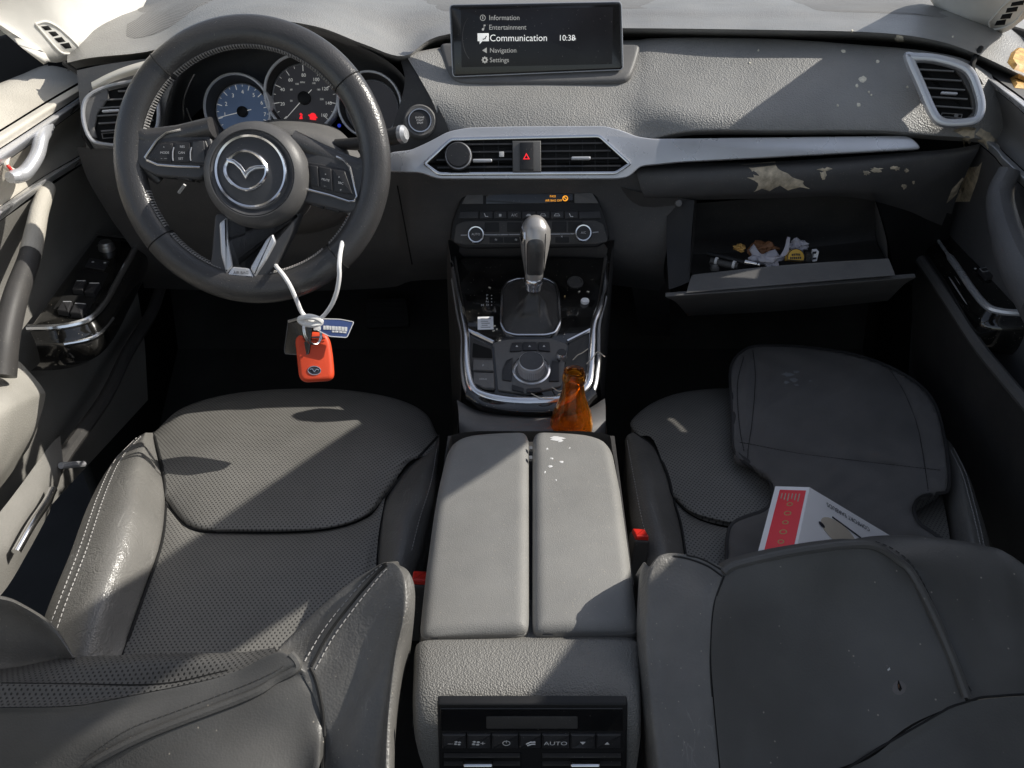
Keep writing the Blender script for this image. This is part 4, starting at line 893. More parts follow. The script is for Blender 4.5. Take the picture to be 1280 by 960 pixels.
# position letters, label, button, outlet cap
for t, px, py in (('P', 609, 369.5), ('R', 609, 373.5), ('N', 609, 377.5), ('D', 609.5, 381.5), ('M', 603, 382)):
    u, v = kp([(px, py)])[0]; text('gear_letter', t, FK, u, v, .0062, M['print'], K, .0006)
mb = MB()
for py in (369.5, 373.5, 377.5, 381.5):
    u, v = kp([(614.5, py)])[0]; mb.plate(FK, circ((u, v), .0009, 8), .0003, .0001, .0002)
mb.build('gear_marker', M['print'], K)
lb = kplate('warning_label', [(597, 412), (597, 396), (616.5, 395.5), (617, 411.5)], .0002, .0006, M['paper'], .0006, .0002)
mb = MB()
for py in (398.5, 401.5, 404, 406.5, 409):
    p, q = [FK.at(*x, .0011) for x in kp([(600+random.uniform(0, 2), py), (612+random.uniform(-3, 2), py)], .0011)]; mb.tube([p, q], .0005, n=4)
mb.build('label_print', M['grey'], lb)
mb = MB(); c = kp([(719, 353)])[0]; mb.lathe(FK, c, [(.0135, 0), (.013, .002), (.011, .0025), (.010, .001), (0, .001)], 28); mb.build('outlet_cover', M['dark'], K)
# hinge-line crumbs and dust live in the material
# armrest lids
FA = Frame(V((.02, .65, .55)), V((0, 0, 1)), V((0, 1, 0)))
lidl = [(548, 600), (558, 558), (567, 544), (585, 537.5), (655, 535.5), (661, 541), (661.5, 777), (656, 784), (529, 789), (523.5, 782), (531, 712), (541, 640)]
lidr = [(666, 541), (672, 535.5), (735, 537), (757, 543), (766, 556), (776, 605), (788, 690), (799, 775), (795, 782), (671, 784), (665.5, 778)]
def lid_mesh(P, side):
    poly = rc(FA.pp(P), .012, 5); n = len(poly); ys = [q.y for q in poly]; y0, y1 = min(ys)+2e-4, max(ys)-2e-4
    def ed(x, y):
        d = 1e9
        for i in range(n):
            a, b = poly[i-1], poly[i]; v = b-a; t = max(0, min(1, ((x-a.x)*v.x+(y-a.y)*v.y)/(v.length_squared+1e-12)))
            d = min(d, math.hypot(x-a.x-t*v.x, y-a.y-t*v.y))
        return d
    rows = []
    for j in range(61):
        f = (1-math.cos(math.pi*j/60))/2; y = y0+(y1-y0)*f; r_ = xr(y, poly)
        if not r_: continue
        row = []
        for i in range(37):
            g = (1-math.cos(math.pi*i/36))/2; x = r_[0]+(r_[1]-r_[0])*g; d = ed(x, y); e = max(0, 1-d/.013)
            w = -.011*(1-math.sqrt(max(0, 1-e*e))) - .0045*((g if side > 0 else 1-g)**3) - .002*abs(f-.5)**2
            row.append(FA.at(x, y, w))
        rows.append(row)
    mb = MB(); mb.grid(rows); mb.plate(FA, poly, .024, .001, -.036); return mb
for P, nm, lab in ((lidl, 'armrest_lid', 'left armrest lid'), (lidr, 'armrest_lid', 'right armrest lid with white scuffs')):
    o = lid_mesh(P, 1 if P is lidr else -1).build(nm, M['lid'], K, label=lab, ang=50)
    if P is lidr:
        T = bvh(o); mb = MB()
        for cx, cy, rx, ry in ((697, 548, 8, 3), (700, 551, 4, 2), (684, 561, 1.5, 1.2), (690, 573, 2, 1.2), (688, 583, 2.5, 1.5), (681, 590, 1.5, 1.5), (702, 577, 2, 1.2), (712, 560, 1.2, .8), (695, 600, 1, 1)):
            decal(mb, blob(cx, cy, rx, ry, 12, .5), T, .0004, 2)
        mb.build('scuff_mark', M['print'], o)
        mb = MB()
        for cx, cy in ((663.5, 561), (663.5, 573)):
            mb.box(az(cx, cy, .548), V((.004, 0, 0)), V((0, .006, 0)), V((0, 0, .004)))
        mb.build('lid_hinge', M['metalgrey'], K)
# console box under the lids and the rear face
mb = MB()
def rrow(y, z, xl, xr, dz=0): return [V((xl, y, z-.02)), V((xl+.006, y, z-.004)), V((xl+.03, y, z)), V(((xl+xr)/2, y, z)), V((xr-.03, y, z)), V((xr-.006, y, z-.004)), V((xr, y, z-.02))]
def xat(px, y, z):
    d = FW.y*y + FW.z*(z-1.15); return (px-640)/FPX*d
rows = [rrow(.56, .515, xat(519, .495, .54), xat(803, .495, .54)), rrow(.49, .537, xat(519, .49, .54), xat(803, .49, .54)), rrow(.484, .546, xat(517, .49, .545), xat(804, .49, .545)), rrow(.46, .548, xat(515, .46, .548), xat(804, .46, .548)), rrow(.43, .545, xat(514, .43, .545), xat(804, .43, .545)), rrow(.413, .53, xat(516, .415, .53), xat(803, .415, .53)), rrow(.407, .505, xat(522, .41, .505), xat(800, .41, .505)), rrow(.405, .45, xat(535, .41, .45), xat(792, .41, .45)), rrow(.40, .30, -.075, .11), rrow(.40, .10, -.075, .11)]
mb.sheet(rows, 5, 4); cbx = mb.build('console_rear', M['rear'], K)
mb = MB(); mb.sheet([[az(524, 785, .53), az(545, 640, .53), az(560, 560, .53), az(575, 541, .53), az(660, 539, .53), az(752, 541, .53), az(765, 560, .53), az(778, 640, .53), az(799, 785, .53)], [az(524, 785, .53)-V((0, 0, .06)), az(545, 640, .53)-V((0, 0, .06)), az(560, 560, .53)-V((0, 0, .06)), az(575, 541, .53)-V((0, 0, .06)), az(660, 539, .53)-V((0, 0, .06)), az(752, 541, .53)-V((0, 0, .06)), az(765, 560, .53)-V((0, 0, .06)), az(778, 640, .53)-V((0, 0, .06)), az(799, 785, .53)-V((0, 0, .06))], [V((p.x*1.0, p.y, .09)) for p in (az(524, 785, .53), az(545, 640, .53), az(560, 560, .53), az(575, 541, .53), az(660, 539, .53), az(752, 541, .53), az(765, 560, .53), az(778, 640, .53), az(799, 785, .53))]], 3, 3)
mb.grid([[az(524, 785, .515), az(660, 785, .515), az(799, 785, .515)], [az(560, 545, .515), az(660, 540, .515), az(768, 545, .515)]])
mb.build('console_box', M['dark'], K)
# rear climate controls
FX = Frame(V((.02, .4035, .49)), V((0, -1, .02)))
def xp(L, w=0): return FX.pp(L, w)
def xplate(nm, P, w0, h, m, par, r=.001, bev=.0006):
    mb = MB(); mb.plate(FX, rc(xp(P, w0+h), r, 3), h, bev, w0); return mb.build(nm, m, par)
rp = xplate('rear_controls', [(546, 880), (785, 880), (782, 1040), (552, 1040)], -.006, .008, M['darker'], K, .003, .002)
xplate('display', [(550, 886), (779, 886), (779, 914), (551, 914)], .002, .0008, M['screen'], rp)
xplate('display_window', [(608, 896), (722, 896), (722, 911), (608, 911)], .0028, .0004, M['dark'], rp)
xs = [552, 583, 614, 648.5, 677, 712.5, 745, 777]
for i in range(7): xplate('rear_key', [(xs[i]+.7, 936), (xs[i]+.7, 919), (xs[i+1]-.7, 919), (xs[i+1]-.7, 936)], .002, .0025, M['button'], rp, .0006, .0012)
for t, px, s in (('AUTO', 694.5, .0075), ('\u2013', 563, .009), ('+', 603.5, .009)):
    u, v = xp([(px, 929.5)], .0046)[0]; text('key_symbol', t, FX, u, v, s, M['print'], rp, .0047)
for px, s in ((572, 1), (595, 1.15)):
    mb = MB()
    u, v = xp([(px, 929)], .0046)[0]
    for k in range(4): mb.plate(FX, circ((u+.0022*s*math.cos(k*1.57+.6), v+.0022*s*math.sin(k*1.57+.6)), .0014*s, 8, .0011*s), .0002, .0001, .0046)
    mb.build('key_symbol', M['print'], rp)
mb = MB(); u, v = xp([(633, 929)], .0046)[0]; mb.rim(FX, circ((u, v), .0035, 20), .0007, .0002, .0001, .0046); mb.fbox(FX, u-.0004, v+.0005, u+.0004, v+.0042, .0046, .0049)
mb.build('key_symbol', M['print'], rp); mb = MB(); u, v = xp([(663.5, 929)], .0046)[0]; mb.tube([FX.at(u-.004, v-.001, .0048), FX.at(u, v+.002, .0048), FX.at(u+.004, v+.002, .0048)], .0007, n=4); mb.tube([FX.at(u-.003, v-.003, .0048), FX.at(u+.001, v-.001, .0048), FX.at(u+.004, v-.001, .0048)], .0007, n=4)
mb.build('key_symbol', M['print'], rp); mb = MB(); u, v = xp([(728.5, 929)], .0046)[0]; mb.plate(FX, [(u-.0025, v+.002), (u, v-.002), (u+.0025, v+.002)], .0002, .0001, .0046)
mb.build('key_symbol', M['print'], rp); mb = MB(); u, v = xp([(759, 929)], .0046)[0]; mb.plate(FX, [(u-.0022, v-.0018), (u+.0022, v-.0018), (u, v+.0018)], .0002, .0001, .0046)
mb.build('key_symbol', M['print'], rp)
for a, b in ((553, 652), (676, 778)):
    rvn = xplate('rear_vent', [(a, 941), (b, 941), (b-1, 1030), (a+1, 1030)], .0018, .0008, M['void'], rp)
    mb = MB()
    for py in (944, 954, 964, 976):
        (u0, v0), (u1, _) = xp([(a+2, py), (b-2, py)], .004); mb.fbox(FX, u0, v0-.0008, u1, v0+.0008, .002, .006)
    mb.build('vent_slat', M['dark'], rvn)
for px, m in ((597.5, M['chrome']), (731.5, M['chrome'])):
    u, v = xp([(px, 957.5)], .008)[0]; mb = MB(); mb.plate(FX, rc([(u-.0135, v-.003), (u+.0135, v-.003), (u+.0135, v+.003), (u-.0135, v+.003)], .002), .006, .002, .004); mb.build('vent_tab', m, rp)
# ================================================================== doors
def ext(rows, end, Y=-.1):
    out = []
    for r in rows:
        p = r[0] if end == 0 else r[-1]; q = V((p.x, Y, p.z)); h = p.lerp(q, .35)
        out.append([q, h]+r if end == 0 else r+[h, q])
    return out
DL = thing('car_door', 'sunlit driver side door with beige ledge, mirror and window switches', 'car door', V((-.74, .9, .12)))
rowsL = [[(-60, 128, -.80), (0, 106, -.80), (48, 84, -.80), (78, 78, -.795)],
         [(-60, 135, -.775), (0, 108, -.77), (50, 90, -.765), (92, 82, -.76)],
         [(-60, 196, -.725), (0, 162, -.72), (55, 128, -.715), (106, 98, -.71)]]
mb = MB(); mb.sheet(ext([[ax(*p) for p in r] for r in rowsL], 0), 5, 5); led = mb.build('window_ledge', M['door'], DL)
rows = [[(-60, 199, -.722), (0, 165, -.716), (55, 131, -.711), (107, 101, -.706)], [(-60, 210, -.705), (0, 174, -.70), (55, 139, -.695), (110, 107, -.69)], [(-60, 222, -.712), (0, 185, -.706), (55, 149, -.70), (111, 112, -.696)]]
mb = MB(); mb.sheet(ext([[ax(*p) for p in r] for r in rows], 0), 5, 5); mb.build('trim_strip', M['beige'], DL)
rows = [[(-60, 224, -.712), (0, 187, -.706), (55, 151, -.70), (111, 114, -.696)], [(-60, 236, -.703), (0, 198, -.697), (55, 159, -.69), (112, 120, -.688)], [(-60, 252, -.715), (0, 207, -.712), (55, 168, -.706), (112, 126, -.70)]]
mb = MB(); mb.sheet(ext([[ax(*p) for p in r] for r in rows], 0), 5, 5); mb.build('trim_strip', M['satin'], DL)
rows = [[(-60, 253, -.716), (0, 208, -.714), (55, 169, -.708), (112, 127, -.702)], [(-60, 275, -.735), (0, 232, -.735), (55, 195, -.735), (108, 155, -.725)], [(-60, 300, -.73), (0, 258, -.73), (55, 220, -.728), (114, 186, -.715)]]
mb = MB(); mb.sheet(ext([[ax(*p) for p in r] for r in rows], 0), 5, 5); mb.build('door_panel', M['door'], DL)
rows = [[(-60, 300, -.728), (0, 259, -.726), (55, 221, -.722), (115, 187, -.708)], [(-60, 308, -.705), (0, 266, -.703), (55, 226, -.70), (116, 189, -.695)], [(-60, 320, -.72), (0, 276, -.718), (55, 234, -.714), (117, 195, -.708)]]
mb = MB(); mb.sheet(ext([[ax(*p) for p in r] for r in rows], 0), 5, 5); mb.build('lower_trim_strip', M['satin'], DL)
rows = [[(-60, 321, -.722), (0, 277, -.72), (58, 236, -.716), (118, 196, -.71)], [(-60, 380, -.75), (0, 330, -.75), (70, 290, -.75), (140, 250, -.74)], [(-60, 440, -.76), (0, 400, -.765), (60, 370, -.76), (155, 300, -.745)], [(-60, 560, -.76), (0, 500, -.76), (60, 480, -.76), (170, 355, -.75)], [(-60, 700, -.76), (-10, 640, -.76), (70, 560, -.76), (180, 420, -.76)], [(-160, 900, -.76), (-80, 800, -.76), (20, 680, -.76), (185, 500, -.765)]]
mb = MB(); mb.sheet(ext([[ax(*p) for p in r] for r in rows], 0), 5, 5); dpl = mb.build('door_panel', M['door_mid'], DL, label='dark lower driver door panel')
mb = MB(); P = [ax(*p) for p in ((40, 640, -.70), (80, 570, -.70), (130, 500, -.70), (160, 440, -.705), (190, 390, -.71), (205, 345, -.715))]
mb.tube(cr(P, 5), .011, n=8); mb.build('pocket_rim', M['dark'], DL)
# inner door handle in its recess
mb = MB(); P = [ax(*p) for p in ((61, 158, -.70), (52, 172, -.69), (47, 192, -.688), (38, 208, -.69), (28, 218, -.695), (12, 222, -.70))]
mb.tube(cr(P, 5), [.008]*2+[.010]*(5*5-3)+[.008]*2, n=10); mb.build('door_handle', M['satin'], DL)
mb = MB(); P = [ax(*p) for p in ((60, 160, -.712), (40, 170, -.712), (20, 182, -.712), (10, 194, -.712), (8, 208, -.712), (22, 216, -.712))]
mb.tube(cr(P, 5), .004, n=8); mb.build('handle_recess_rim', M['beige'], DL)
mb = MB(); mb.tube(cr([ax(9, 206, -.705), ax(13, 211, -.703), ax(19, 218, -.705)], 4), .0022); mb.build('lock_mark', M['redpl'], DL)
# pull handle and padded arm rest
mb = MB(); P = [ax(*p) for p in ((60, 234, -.712), (50, 262, -.70), (44, 290, -.69), (36, 325, -.68), (20, 370, -.67), (8, 420, -.665), (2, 470, -.665))]
mb.tube(cr(P, 5), [.010+.00022*i for i in range(31)], n=14, flat=1.2); mb.build('pull_handle', M['dark'], DL)
Q = cr(P, 5)[:15]; mb = MB(); mb.tube(Q, [.0106+.00022*i for i in range(15)], n=14, flat=1.2); mb.build('handle_sunlit_part', M['door'], DL)  # pale sleeve paints the sunlit upper stretch of the handle
mb = MB(); mb.sheet([[ax(*p) for p in r] for r in ([(-120, 520, -.735), (-50, 480, -.735), (0, 452, -.73), (18, 446, -.72)], [(-120, 545, -.69), (-50, 505, -.685), (0, 475, -.68), (34, 462, -.69)], [(-120, 575, -.655), (-50, 535, -.645), (10, 500, -.645), (54, 486, -.675)], [(-120, 620, -.65), (-50, 570, -.64), (12, 525, -.64), (56, 500, -.68)], [(-120, 680, -.67), (-50, 630, -.665), (0, 585, -.665), (46, 535, -.69)], [(-120, 720, -.73), (-50, 660, -.73), (0, 610, -.73), (36, 560, -.73)])], 6, 6); mb.build('arm_rest', M['doorbeige'], DL)
FWL = Frame(V((-.70, 1.12, .60)), V((.10, -.10, 1)).normalized(), V((0, 1, 0)))
def lp(L, w=0): return FWL.pp(L, w)
sw = [(122, 292), (176, 299), (152, 345), (131, 382), (112, 402), (90, 405), (38, 408), (72, 360)]
mb = MB(); mb.plate(FWL, rc(lp(sw), .008, 3), .02, .003, -.02); sp_ = mb.build('switch_panel', M['gloss'], DL)
P = [FWL.at(*q, .002) for q in lp([(174, 300), (163, 322), (150, 346), (132, 378), (116, 396), (98, 404), (70, 409), (34, 410)], .002)]
mb = MB(); mb.tube(cr(P, 6), .0050, n=8); mb.build('switch_trim', M['chrome'], DL)
mb = MB(); lo = P; mb.sheet([[p+V((.004, -.002, -.004)) for p in lo], [p+V((.012, -.012, -.025)) for p in lo], [p+V((.004, -.008, -.055)) for p in lo], [p+V((-.02, .0, -.075)) for p in lo]], 5, 4); mb.build('switch_plinth', M['gloss'], DL)
mb = MB(); mb.tube(cr([p+V((.011, -.012, -.022)) for p in lo[3:7]], 5), .003, n=8); mb.build('plinth_trim', M['chrome'], DL)
mb = MB(); mb.tube([FWL.at(*q, .002) for q in lp([(121, 293), (175, 299)], .002)], .002, n=6); mb.build('switch_trim_end', M['dark'], DL)
c = lp([(133, 308)], .005)[0]
mb = MB(); mb.lathe(FWL, c, [(.0135, 0), (.0130, .008), (.012, .0095), (.011, .0095), (.0105, .013), (.009, .0145), (0, .014)], 32); mb.build('mirror_knob', M['metalgrey'], DL)
def lplate(nm, P, w0, h, m, par=None, r=.0015, bev=.001):
    mb = MB(); mb.plate(FWL, rc(lp(P, w0+h), r, 3), h, bev, w0); return mb.build(nm, m, par or DL)
lplate('switch_well', [(101, 336), (136, 342), (108, 394), (66, 386)], .0002, .0006, M['void'])
lplate('lock_switch', [(112, 322), (137, 326), (130, 337), (106, 333)], .0003, .002, M['button'])
mb = MB()
for px, py in ((116, 327), (131, 328)):
    u, v = lp([(px, py)], .003)[0]; mb.plate(FWL, circ((u, v), .0022, 10), .0003, .0001, .0023)
mb.build('switch_symbol', M['print'], DL)
for P in ([(95, 350), (108, 350), (103, 362), (90, 361)], [(111, 353), (125, 353), (117, 365), (105, 364)], [(78, 376), (90, 376), (85, 389), (71, 387)], [(93, 378), (108, 379), (101, 391), (87, 390)]):
    b_ = lplate('window_switch', P, .001, .010, M['button'], None, .0012, .002)
    mb = MB(); mb.tube([FWL.at(*q, .0108) for q in lp([(P[0][0]+1, P[0][1]+1), (P[1][0]-1, P[1][1]+1)], .011)], .0011, n=5); mb.build('switch_edge', M['satin'], b_)
# seat adjuster and sill trim beside the driver seat
mb = MB(); mb.sheet([[ax(*p) for p in r] for r in ([(-60, 700, -.66), (0, 640, -.67), (60, 560, -.68), (75, 545, -.69)], [(-60, 740, -.655), (0, 690, -.655), (50, 625, -.665), (78, 585, -.68)], [(-60, 790, -.66), (0, 745, -.665), (35, 690, -.675), (62, 640, -.69)])], 5, 5); mb.build('map_pocket', M['door_mid'], DL)
mb = MB(); mb.tube(cr([ax(*p) for p in ((20, 690, -.645), (40, 655, -.645), (58, 628, -.65), (66, 612, -.655))], 5), .006, n=10); mb.build('pocket_bar', M['chrome'], DL)
mb = MB(); mb.tube(cr([ax(*p) for p in ((76, 582, -.67), (90, 581, -.668), (104, 580, -.67))], 4), .005, n=8); mb.build('pocket_tab', M['satin'], DL)
# ------------------------------------------------------------------ passenger door
DR = thing('car_door', 'shaded passenger side door with chrome edged switch plinth and torn trim', 'car door', V((.77, .9, .12)))
rows = [[(1215, 56, .81), (1232, 60, .81), (1262, 72, .81), (1340, 112, .81)], [(1222, 66, .79), (1240, 78, .785), (1268, 94, .785), (1345, 135, .785)], [(1221, 82, .745), (1240, 94, .74), (1268, 114, .735), (1345, 165, .73)]]
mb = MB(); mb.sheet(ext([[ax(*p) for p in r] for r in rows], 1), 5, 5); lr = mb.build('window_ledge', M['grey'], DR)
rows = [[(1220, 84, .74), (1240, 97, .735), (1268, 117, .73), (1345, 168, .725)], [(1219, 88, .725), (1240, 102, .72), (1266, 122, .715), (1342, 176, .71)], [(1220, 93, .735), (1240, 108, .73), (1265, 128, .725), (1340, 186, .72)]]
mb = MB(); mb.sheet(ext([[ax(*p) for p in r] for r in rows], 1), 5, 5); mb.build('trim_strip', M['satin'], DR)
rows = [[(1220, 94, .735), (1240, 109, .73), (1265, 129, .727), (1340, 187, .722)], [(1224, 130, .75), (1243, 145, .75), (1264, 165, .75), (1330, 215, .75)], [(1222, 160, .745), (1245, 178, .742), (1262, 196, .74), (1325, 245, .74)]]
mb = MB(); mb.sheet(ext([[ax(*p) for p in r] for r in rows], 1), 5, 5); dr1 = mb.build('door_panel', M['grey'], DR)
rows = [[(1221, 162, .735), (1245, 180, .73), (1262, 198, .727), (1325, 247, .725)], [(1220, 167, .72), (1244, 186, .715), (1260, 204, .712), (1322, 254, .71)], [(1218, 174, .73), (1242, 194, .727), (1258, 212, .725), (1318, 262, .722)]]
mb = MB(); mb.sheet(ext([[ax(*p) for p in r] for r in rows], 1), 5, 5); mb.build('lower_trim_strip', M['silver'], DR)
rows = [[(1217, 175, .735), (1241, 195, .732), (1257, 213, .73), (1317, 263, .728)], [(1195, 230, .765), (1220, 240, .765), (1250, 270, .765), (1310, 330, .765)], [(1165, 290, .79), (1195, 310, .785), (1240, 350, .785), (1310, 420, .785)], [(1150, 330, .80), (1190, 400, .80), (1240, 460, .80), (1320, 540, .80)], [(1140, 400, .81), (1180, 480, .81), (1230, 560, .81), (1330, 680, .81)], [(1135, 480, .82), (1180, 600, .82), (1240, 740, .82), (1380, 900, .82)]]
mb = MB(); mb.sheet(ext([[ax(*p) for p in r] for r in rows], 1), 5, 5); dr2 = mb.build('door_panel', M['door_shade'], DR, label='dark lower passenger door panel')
mb = MB(); mb.tube(cr([ax(*p) for p in ((1262, 212, .70), (1250, 245, .69), (1258, 290, .675), (1275, 335, .66), (1305, 385, .655))], 5), [.014+.0006*i for i in range(21)], n=12, flat=1.3); mb.build('pull_handle', M['door_shade'], DR)
mb = MB(); mb.tube(cr([ax(*p) for p in ((1140, 310, .745), (1165, 345, .735), (1195, 390, .73), (1225, 435, .73), (1262, 480, .725), (1330, 560, .72))], 5), .009, n=8); mb.build('pocket_rim', M['grey'], DR)
mb = MB(); mb.sheet([[ax(*p) for p in r] for r in ([(1140, 315, .745), (1195, 395, .732), (1262, 487, .726), (1330, 566, .722)], [(1140, 380, .76), (1190, 470, .75), (1245, 570, .75), (1320, 690, .75)], [(1140, 460, .78), (1190, 580, .77), (1240, 680, .77), (1310, 800, .77)])], 4, 4); mb.build('map_pocket', M['dark'], DR)
FWR = Frame(V((.755, 1.15, .60)), V((-.10, -.10, 1)).normalized(), V((0, 1, 0)))
def rp_(L, w=0): return FWR.pp(L, w)
sw = [(1162, 283), (1210, 272), (1222, 275), (1300, 358), (1300, 389), (1262, 388), (1238, 382), (1222, 362), (1190, 322)]
mb = MB(); mb.plate(FWR, rc(rp_(sw), .008, 3), .02, .003, -.02); mb.build('switch_panel', M['gloss'], DR)
P = [FWR.at(*q, .002) for q in rp_([(1163, 284), (1175, 304), (1195, 332), (1217, 364), (1234, 383), (1250, 389), (1275, 391), (1310, 390)], .002)]
mb = MB(); mb.tube(cr(P, 6), [.0028]*10+[.0055]*33, n=8); mb.build('switch_trim', M['satin'], DR)
mb = MB(); mb.sheet([[p+V((-.004, -.002, -.004)) for p in P], [p+V((-.014, -.012, -.025)) for p in P], [p+V((-.004, -.008, -.055)) for p in P], [p+V((.02, .0, -.075)) for p in P]], 5, 4); mb.build('switch_plinth', M['gloss'], DR)
mb = MB(); mb.sheet([[p+V((-.005, -.003, -.006)) for p in P[2:5]], [p+V((-.013, -.011, -.020)) for p in P[2:5]], [p+V((-.012, -.012, -.034)) for p in P[2:5]]], 5, 4); mb.build('plinth_trim', M['satin'], DR)
def rplate(nm, P, w0, h, m, r=.0015, bev=.001):
    mb = MB(); mb.plate(FWR, rc(rp_(P, w0+h), r, 3), h, bev, w0); return mb.build(nm, m, DR)
rplate('lock_switch', [(1198, 297), (1207, 294), (1217, 304), (1207, 307)], .0003, .003, M['button'])
mb = MB()
for px, py, r in ((1206, 297, .0028), (1209, 302, .0028), (1226, 305, .0016), (1214, 285, .004), (1219, 336, .002)):
    u, v = rp_([(px, py)], .003)[0]; mb.rim(FWR, circ((u, v), r, 10), r*.5, .0006, .0002, .0033)
mb.build('switch_symbol', M['print'], DR)
rplate('switch_well', [(1213, 323), (1230, 318), (1249, 343), (1232, 346)], .0002, .0006, M['void'])
b_ = rplate('window_switch', [(1223, 335), (1236, 332), (1246, 343), (1233, 346)], .001, .008, M['button'])
mb = MB(); mb.rim(FWR, rc(rp_([(1224, 335.5), (1236, 333), (1240, 338), (1228, 340)], .01), .001, 2), .0012, .001, .0003, .0095); mb.build('switch_edge', M['satin'], b_)
mb = MB(); mb.tube([FWR.at(*q, .003) for q in rp_([(1228, 318), (1248, 343)], .003)], .0012, n=5); mb.tube([FWR.at(*q, .002) for q in rp_([(1196, 275), (1217, 272)], .002)], .0022, n=5); mb.build('well_edge', M['satin'], DR)
mb = MB(); mb.tube(cr([ay(*p) for p in ((1226, 60, 1.28), (1216, 78, 1.25), (1216, 90, 1.235), (1226, 108, 1.225), (1231, 130, 1.215), (1226, 155, 1.21), (1216, 172, 1.215))], 5), .0042, n=8); mb.build('door_seal', M['void'], DR)
mb = MB(); mb.tube(cr([ay(*p) for p in ((80, 79, 1.27), (96, 90, 1.25), (108, 103, 1.235), (114, 116, 1.225), (106, 130, 1.22), (103, 150, 1.215), (106, 170, 1.212), (116, 186, 1.21))], 5), .0035, n=8); mb.build('door_seal', M['groove'], DL)
T1 = bvh(*[o for o in bpy.data.objects if o.type == 'MESH' and (o.parent in (D, DR) or o.parent in (rv,))])
Tr_ = T1
tapething('torn_tape', [(1183, 254), (1190, 236), (1203, 222), (1212, 209), (1224, 208), (1228, 202), (1222, 225), (1212, 252), (1200, 252)], T1, M['tape'], 'dull brown torn tape on the passenger door above the switch panel') 
tapething('torn_tape', [(1191, 163), (1205, 158), (1220, 160), (1218, 172), (1212, 180), (1214, 192), (1205, 185), (1203, 174)], Tr_, M['tape'], 'small tan torn tape hanging under the passenger side vent')
tapething('torn_tape', [(1219, 168), (1226, 160), (1238, 166), (1247, 176), (1238, 191), (1230, 180), (1222, 176)], T1, M['tape'], 'curled tan tape scrap at the front edge of the passenger door')
mb = MB()
for k, (L, off) in enumerate((([(1259, 78), (1264, 66), (1272, 60), (1284, 64), (1290, 80), (1284, 92), (1266, 89)], .006), ([(1262, 98), (1274, 92), (1290, 100), (1288, 112), (1268, 110)], .004))):
    decal(mb, L, T1, off, 4)
if mb.v: mb.build('adhesive_lump', M['rust'], label='crusty orange adhesive lump on the passenger door ledge', cat='adhesive')
# ================================================================== seats
def czs(rows): return [[az(*p) for p in r] for r in rows]
SD = thing('car_seat', 'driver seat in worn black leather crossed by bands of sunlight', 'car seat', V((-.33, .75, .09)))
c0 = [(192, 541), (231, 509), (300, 491), (400, 486), (480, 495), (528, 514), (547, 544)]
def off(r, dy, z): return [(a, b+dy, z) for a, b in r]
rows = [off(c0, 3, .30), off(c0, 0, .385), off(c0, 5, .412), [(200, 575, .424), (245, 553, .428), (312, 540, .43), (400, 537, .431), (470, 542, .429), (512, 556, .425), (537, 566, .418)],
        [(205, 608, .42), (255, 612, .426), (315, 608, .428), (400, 603, .428), (450, 596, .426), (485, 588, .422), (512, 577, .416)], [(207, 622, .414), (243, 651, .418), (300, 657, .42), (400, 655, .42), (453, 640, .418), (478, 615, .416), (498, 594, .413)],
        [(207, 627, .408), (240, 660, .408), (300, 665, .408), (400, 662, .408), (457, 646, .408), (481, 620, .408), (496, 600, .408)]]
mb = MB(); mb.sheet(czs(rows), 6, 5); f1 = mb.build('cushion_front', M['perf'], SD)
rows = [[(206, 629, .408), (239, 662, .408), (300, 667, .408), (400, 664, .408), (458, 648, .408), (482, 620, .408)], [(205, 640, .413), (236, 671, .416), (300, 676, .417), (400, 673, .417), (458, 657, .416), (479, 634, .411)],
        [(198, 690, .414), (230, 712, .419), (300, 715, .42), (400, 708, .42), (450, 698, .418), (473, 670, .412)], [(174, 760, .408), (215, 770, .41), (300, 770, .411), (400, 765, .411), (440, 755, .41), (470, 720, .406)], [(148, 835, .395), (200, 850, .395), (300, 850, .395), (400, 850, .395), (440, 830, .395), (475, 790, .395)]]
mb = MB(); mb.sheet(czs(rows), 6, 5); f2 = mb.build('cushion_rear', M['perf'], SD)
def bol(rows, name, m, par, drop):
    G = czs(rows); last = G[-1]
    G += [[p+V((drop*.3, 0, -.02)) for p in last], [p+V((drop*.2, 0, -.09)) for p in last], [p+V((-drop, 0, -.22)) for p in last]]
    mb = MB(); mb.sheet(G, 6, 5); return mb.build(name, m, par)
bl = bol([[(191, 541, .408), (203, 585, .408), (207, 627, .406), (202, 680, .406), (180, 745, .404), (150, 830, .395)],
          [(188, 541, .42), (197, 585, .430), (200, 628, .434), (193, 680, .430), (170, 745, .418), (142, 830, .40)],
          [(182, 541, .436), (173, 580, .468), (163, 628, .476), (147, 690, .468), (122, 760, .448), (95, 835, .42)],
          [(178, 543, .428), (150, 575, .455), (128, 622, .463), (105, 690, .456), (80, 755, .437), (58, 825, .41)],
          [(172, 547, .408), (138, 582, .432), (112, 628, .440), (88, 692, .434), (62, 755, .416), (38, 822, .39)]], 'side_bolster', M['leather_worn'], SD, -.01)
br = bol([[(549, 543, .404), (513, 582, .406), (484, 622, .404), (476, 655, .404), (472, 690, .402), (470, 760, .395)],
          [(549, 548, .412), (517, 588, .422), (490, 625, .424), (482, 657, .424), (479, 692, .422), (476, 760, .412)],
          [(549, 556, .416), (528, 600, .436), (508, 640, .442), (500, 672, .444), (494, 705, .442), (490, 765, .43)],
          [(548, 572, .412), (542, 615, .424), (530, 652, .43), (522, 685, .432), (514, 715, .43), (505, 770, .42)],
          [(546, 590, .395), (543, 630, .405), (536, 668, .412), (528, 700, .414), (520, 725, .412), (510, 775, .40)]], 'side_bolster', M['leather'], SD, .01)
Tsd = bvh(f1, f2, bl, br)
mb = MB()
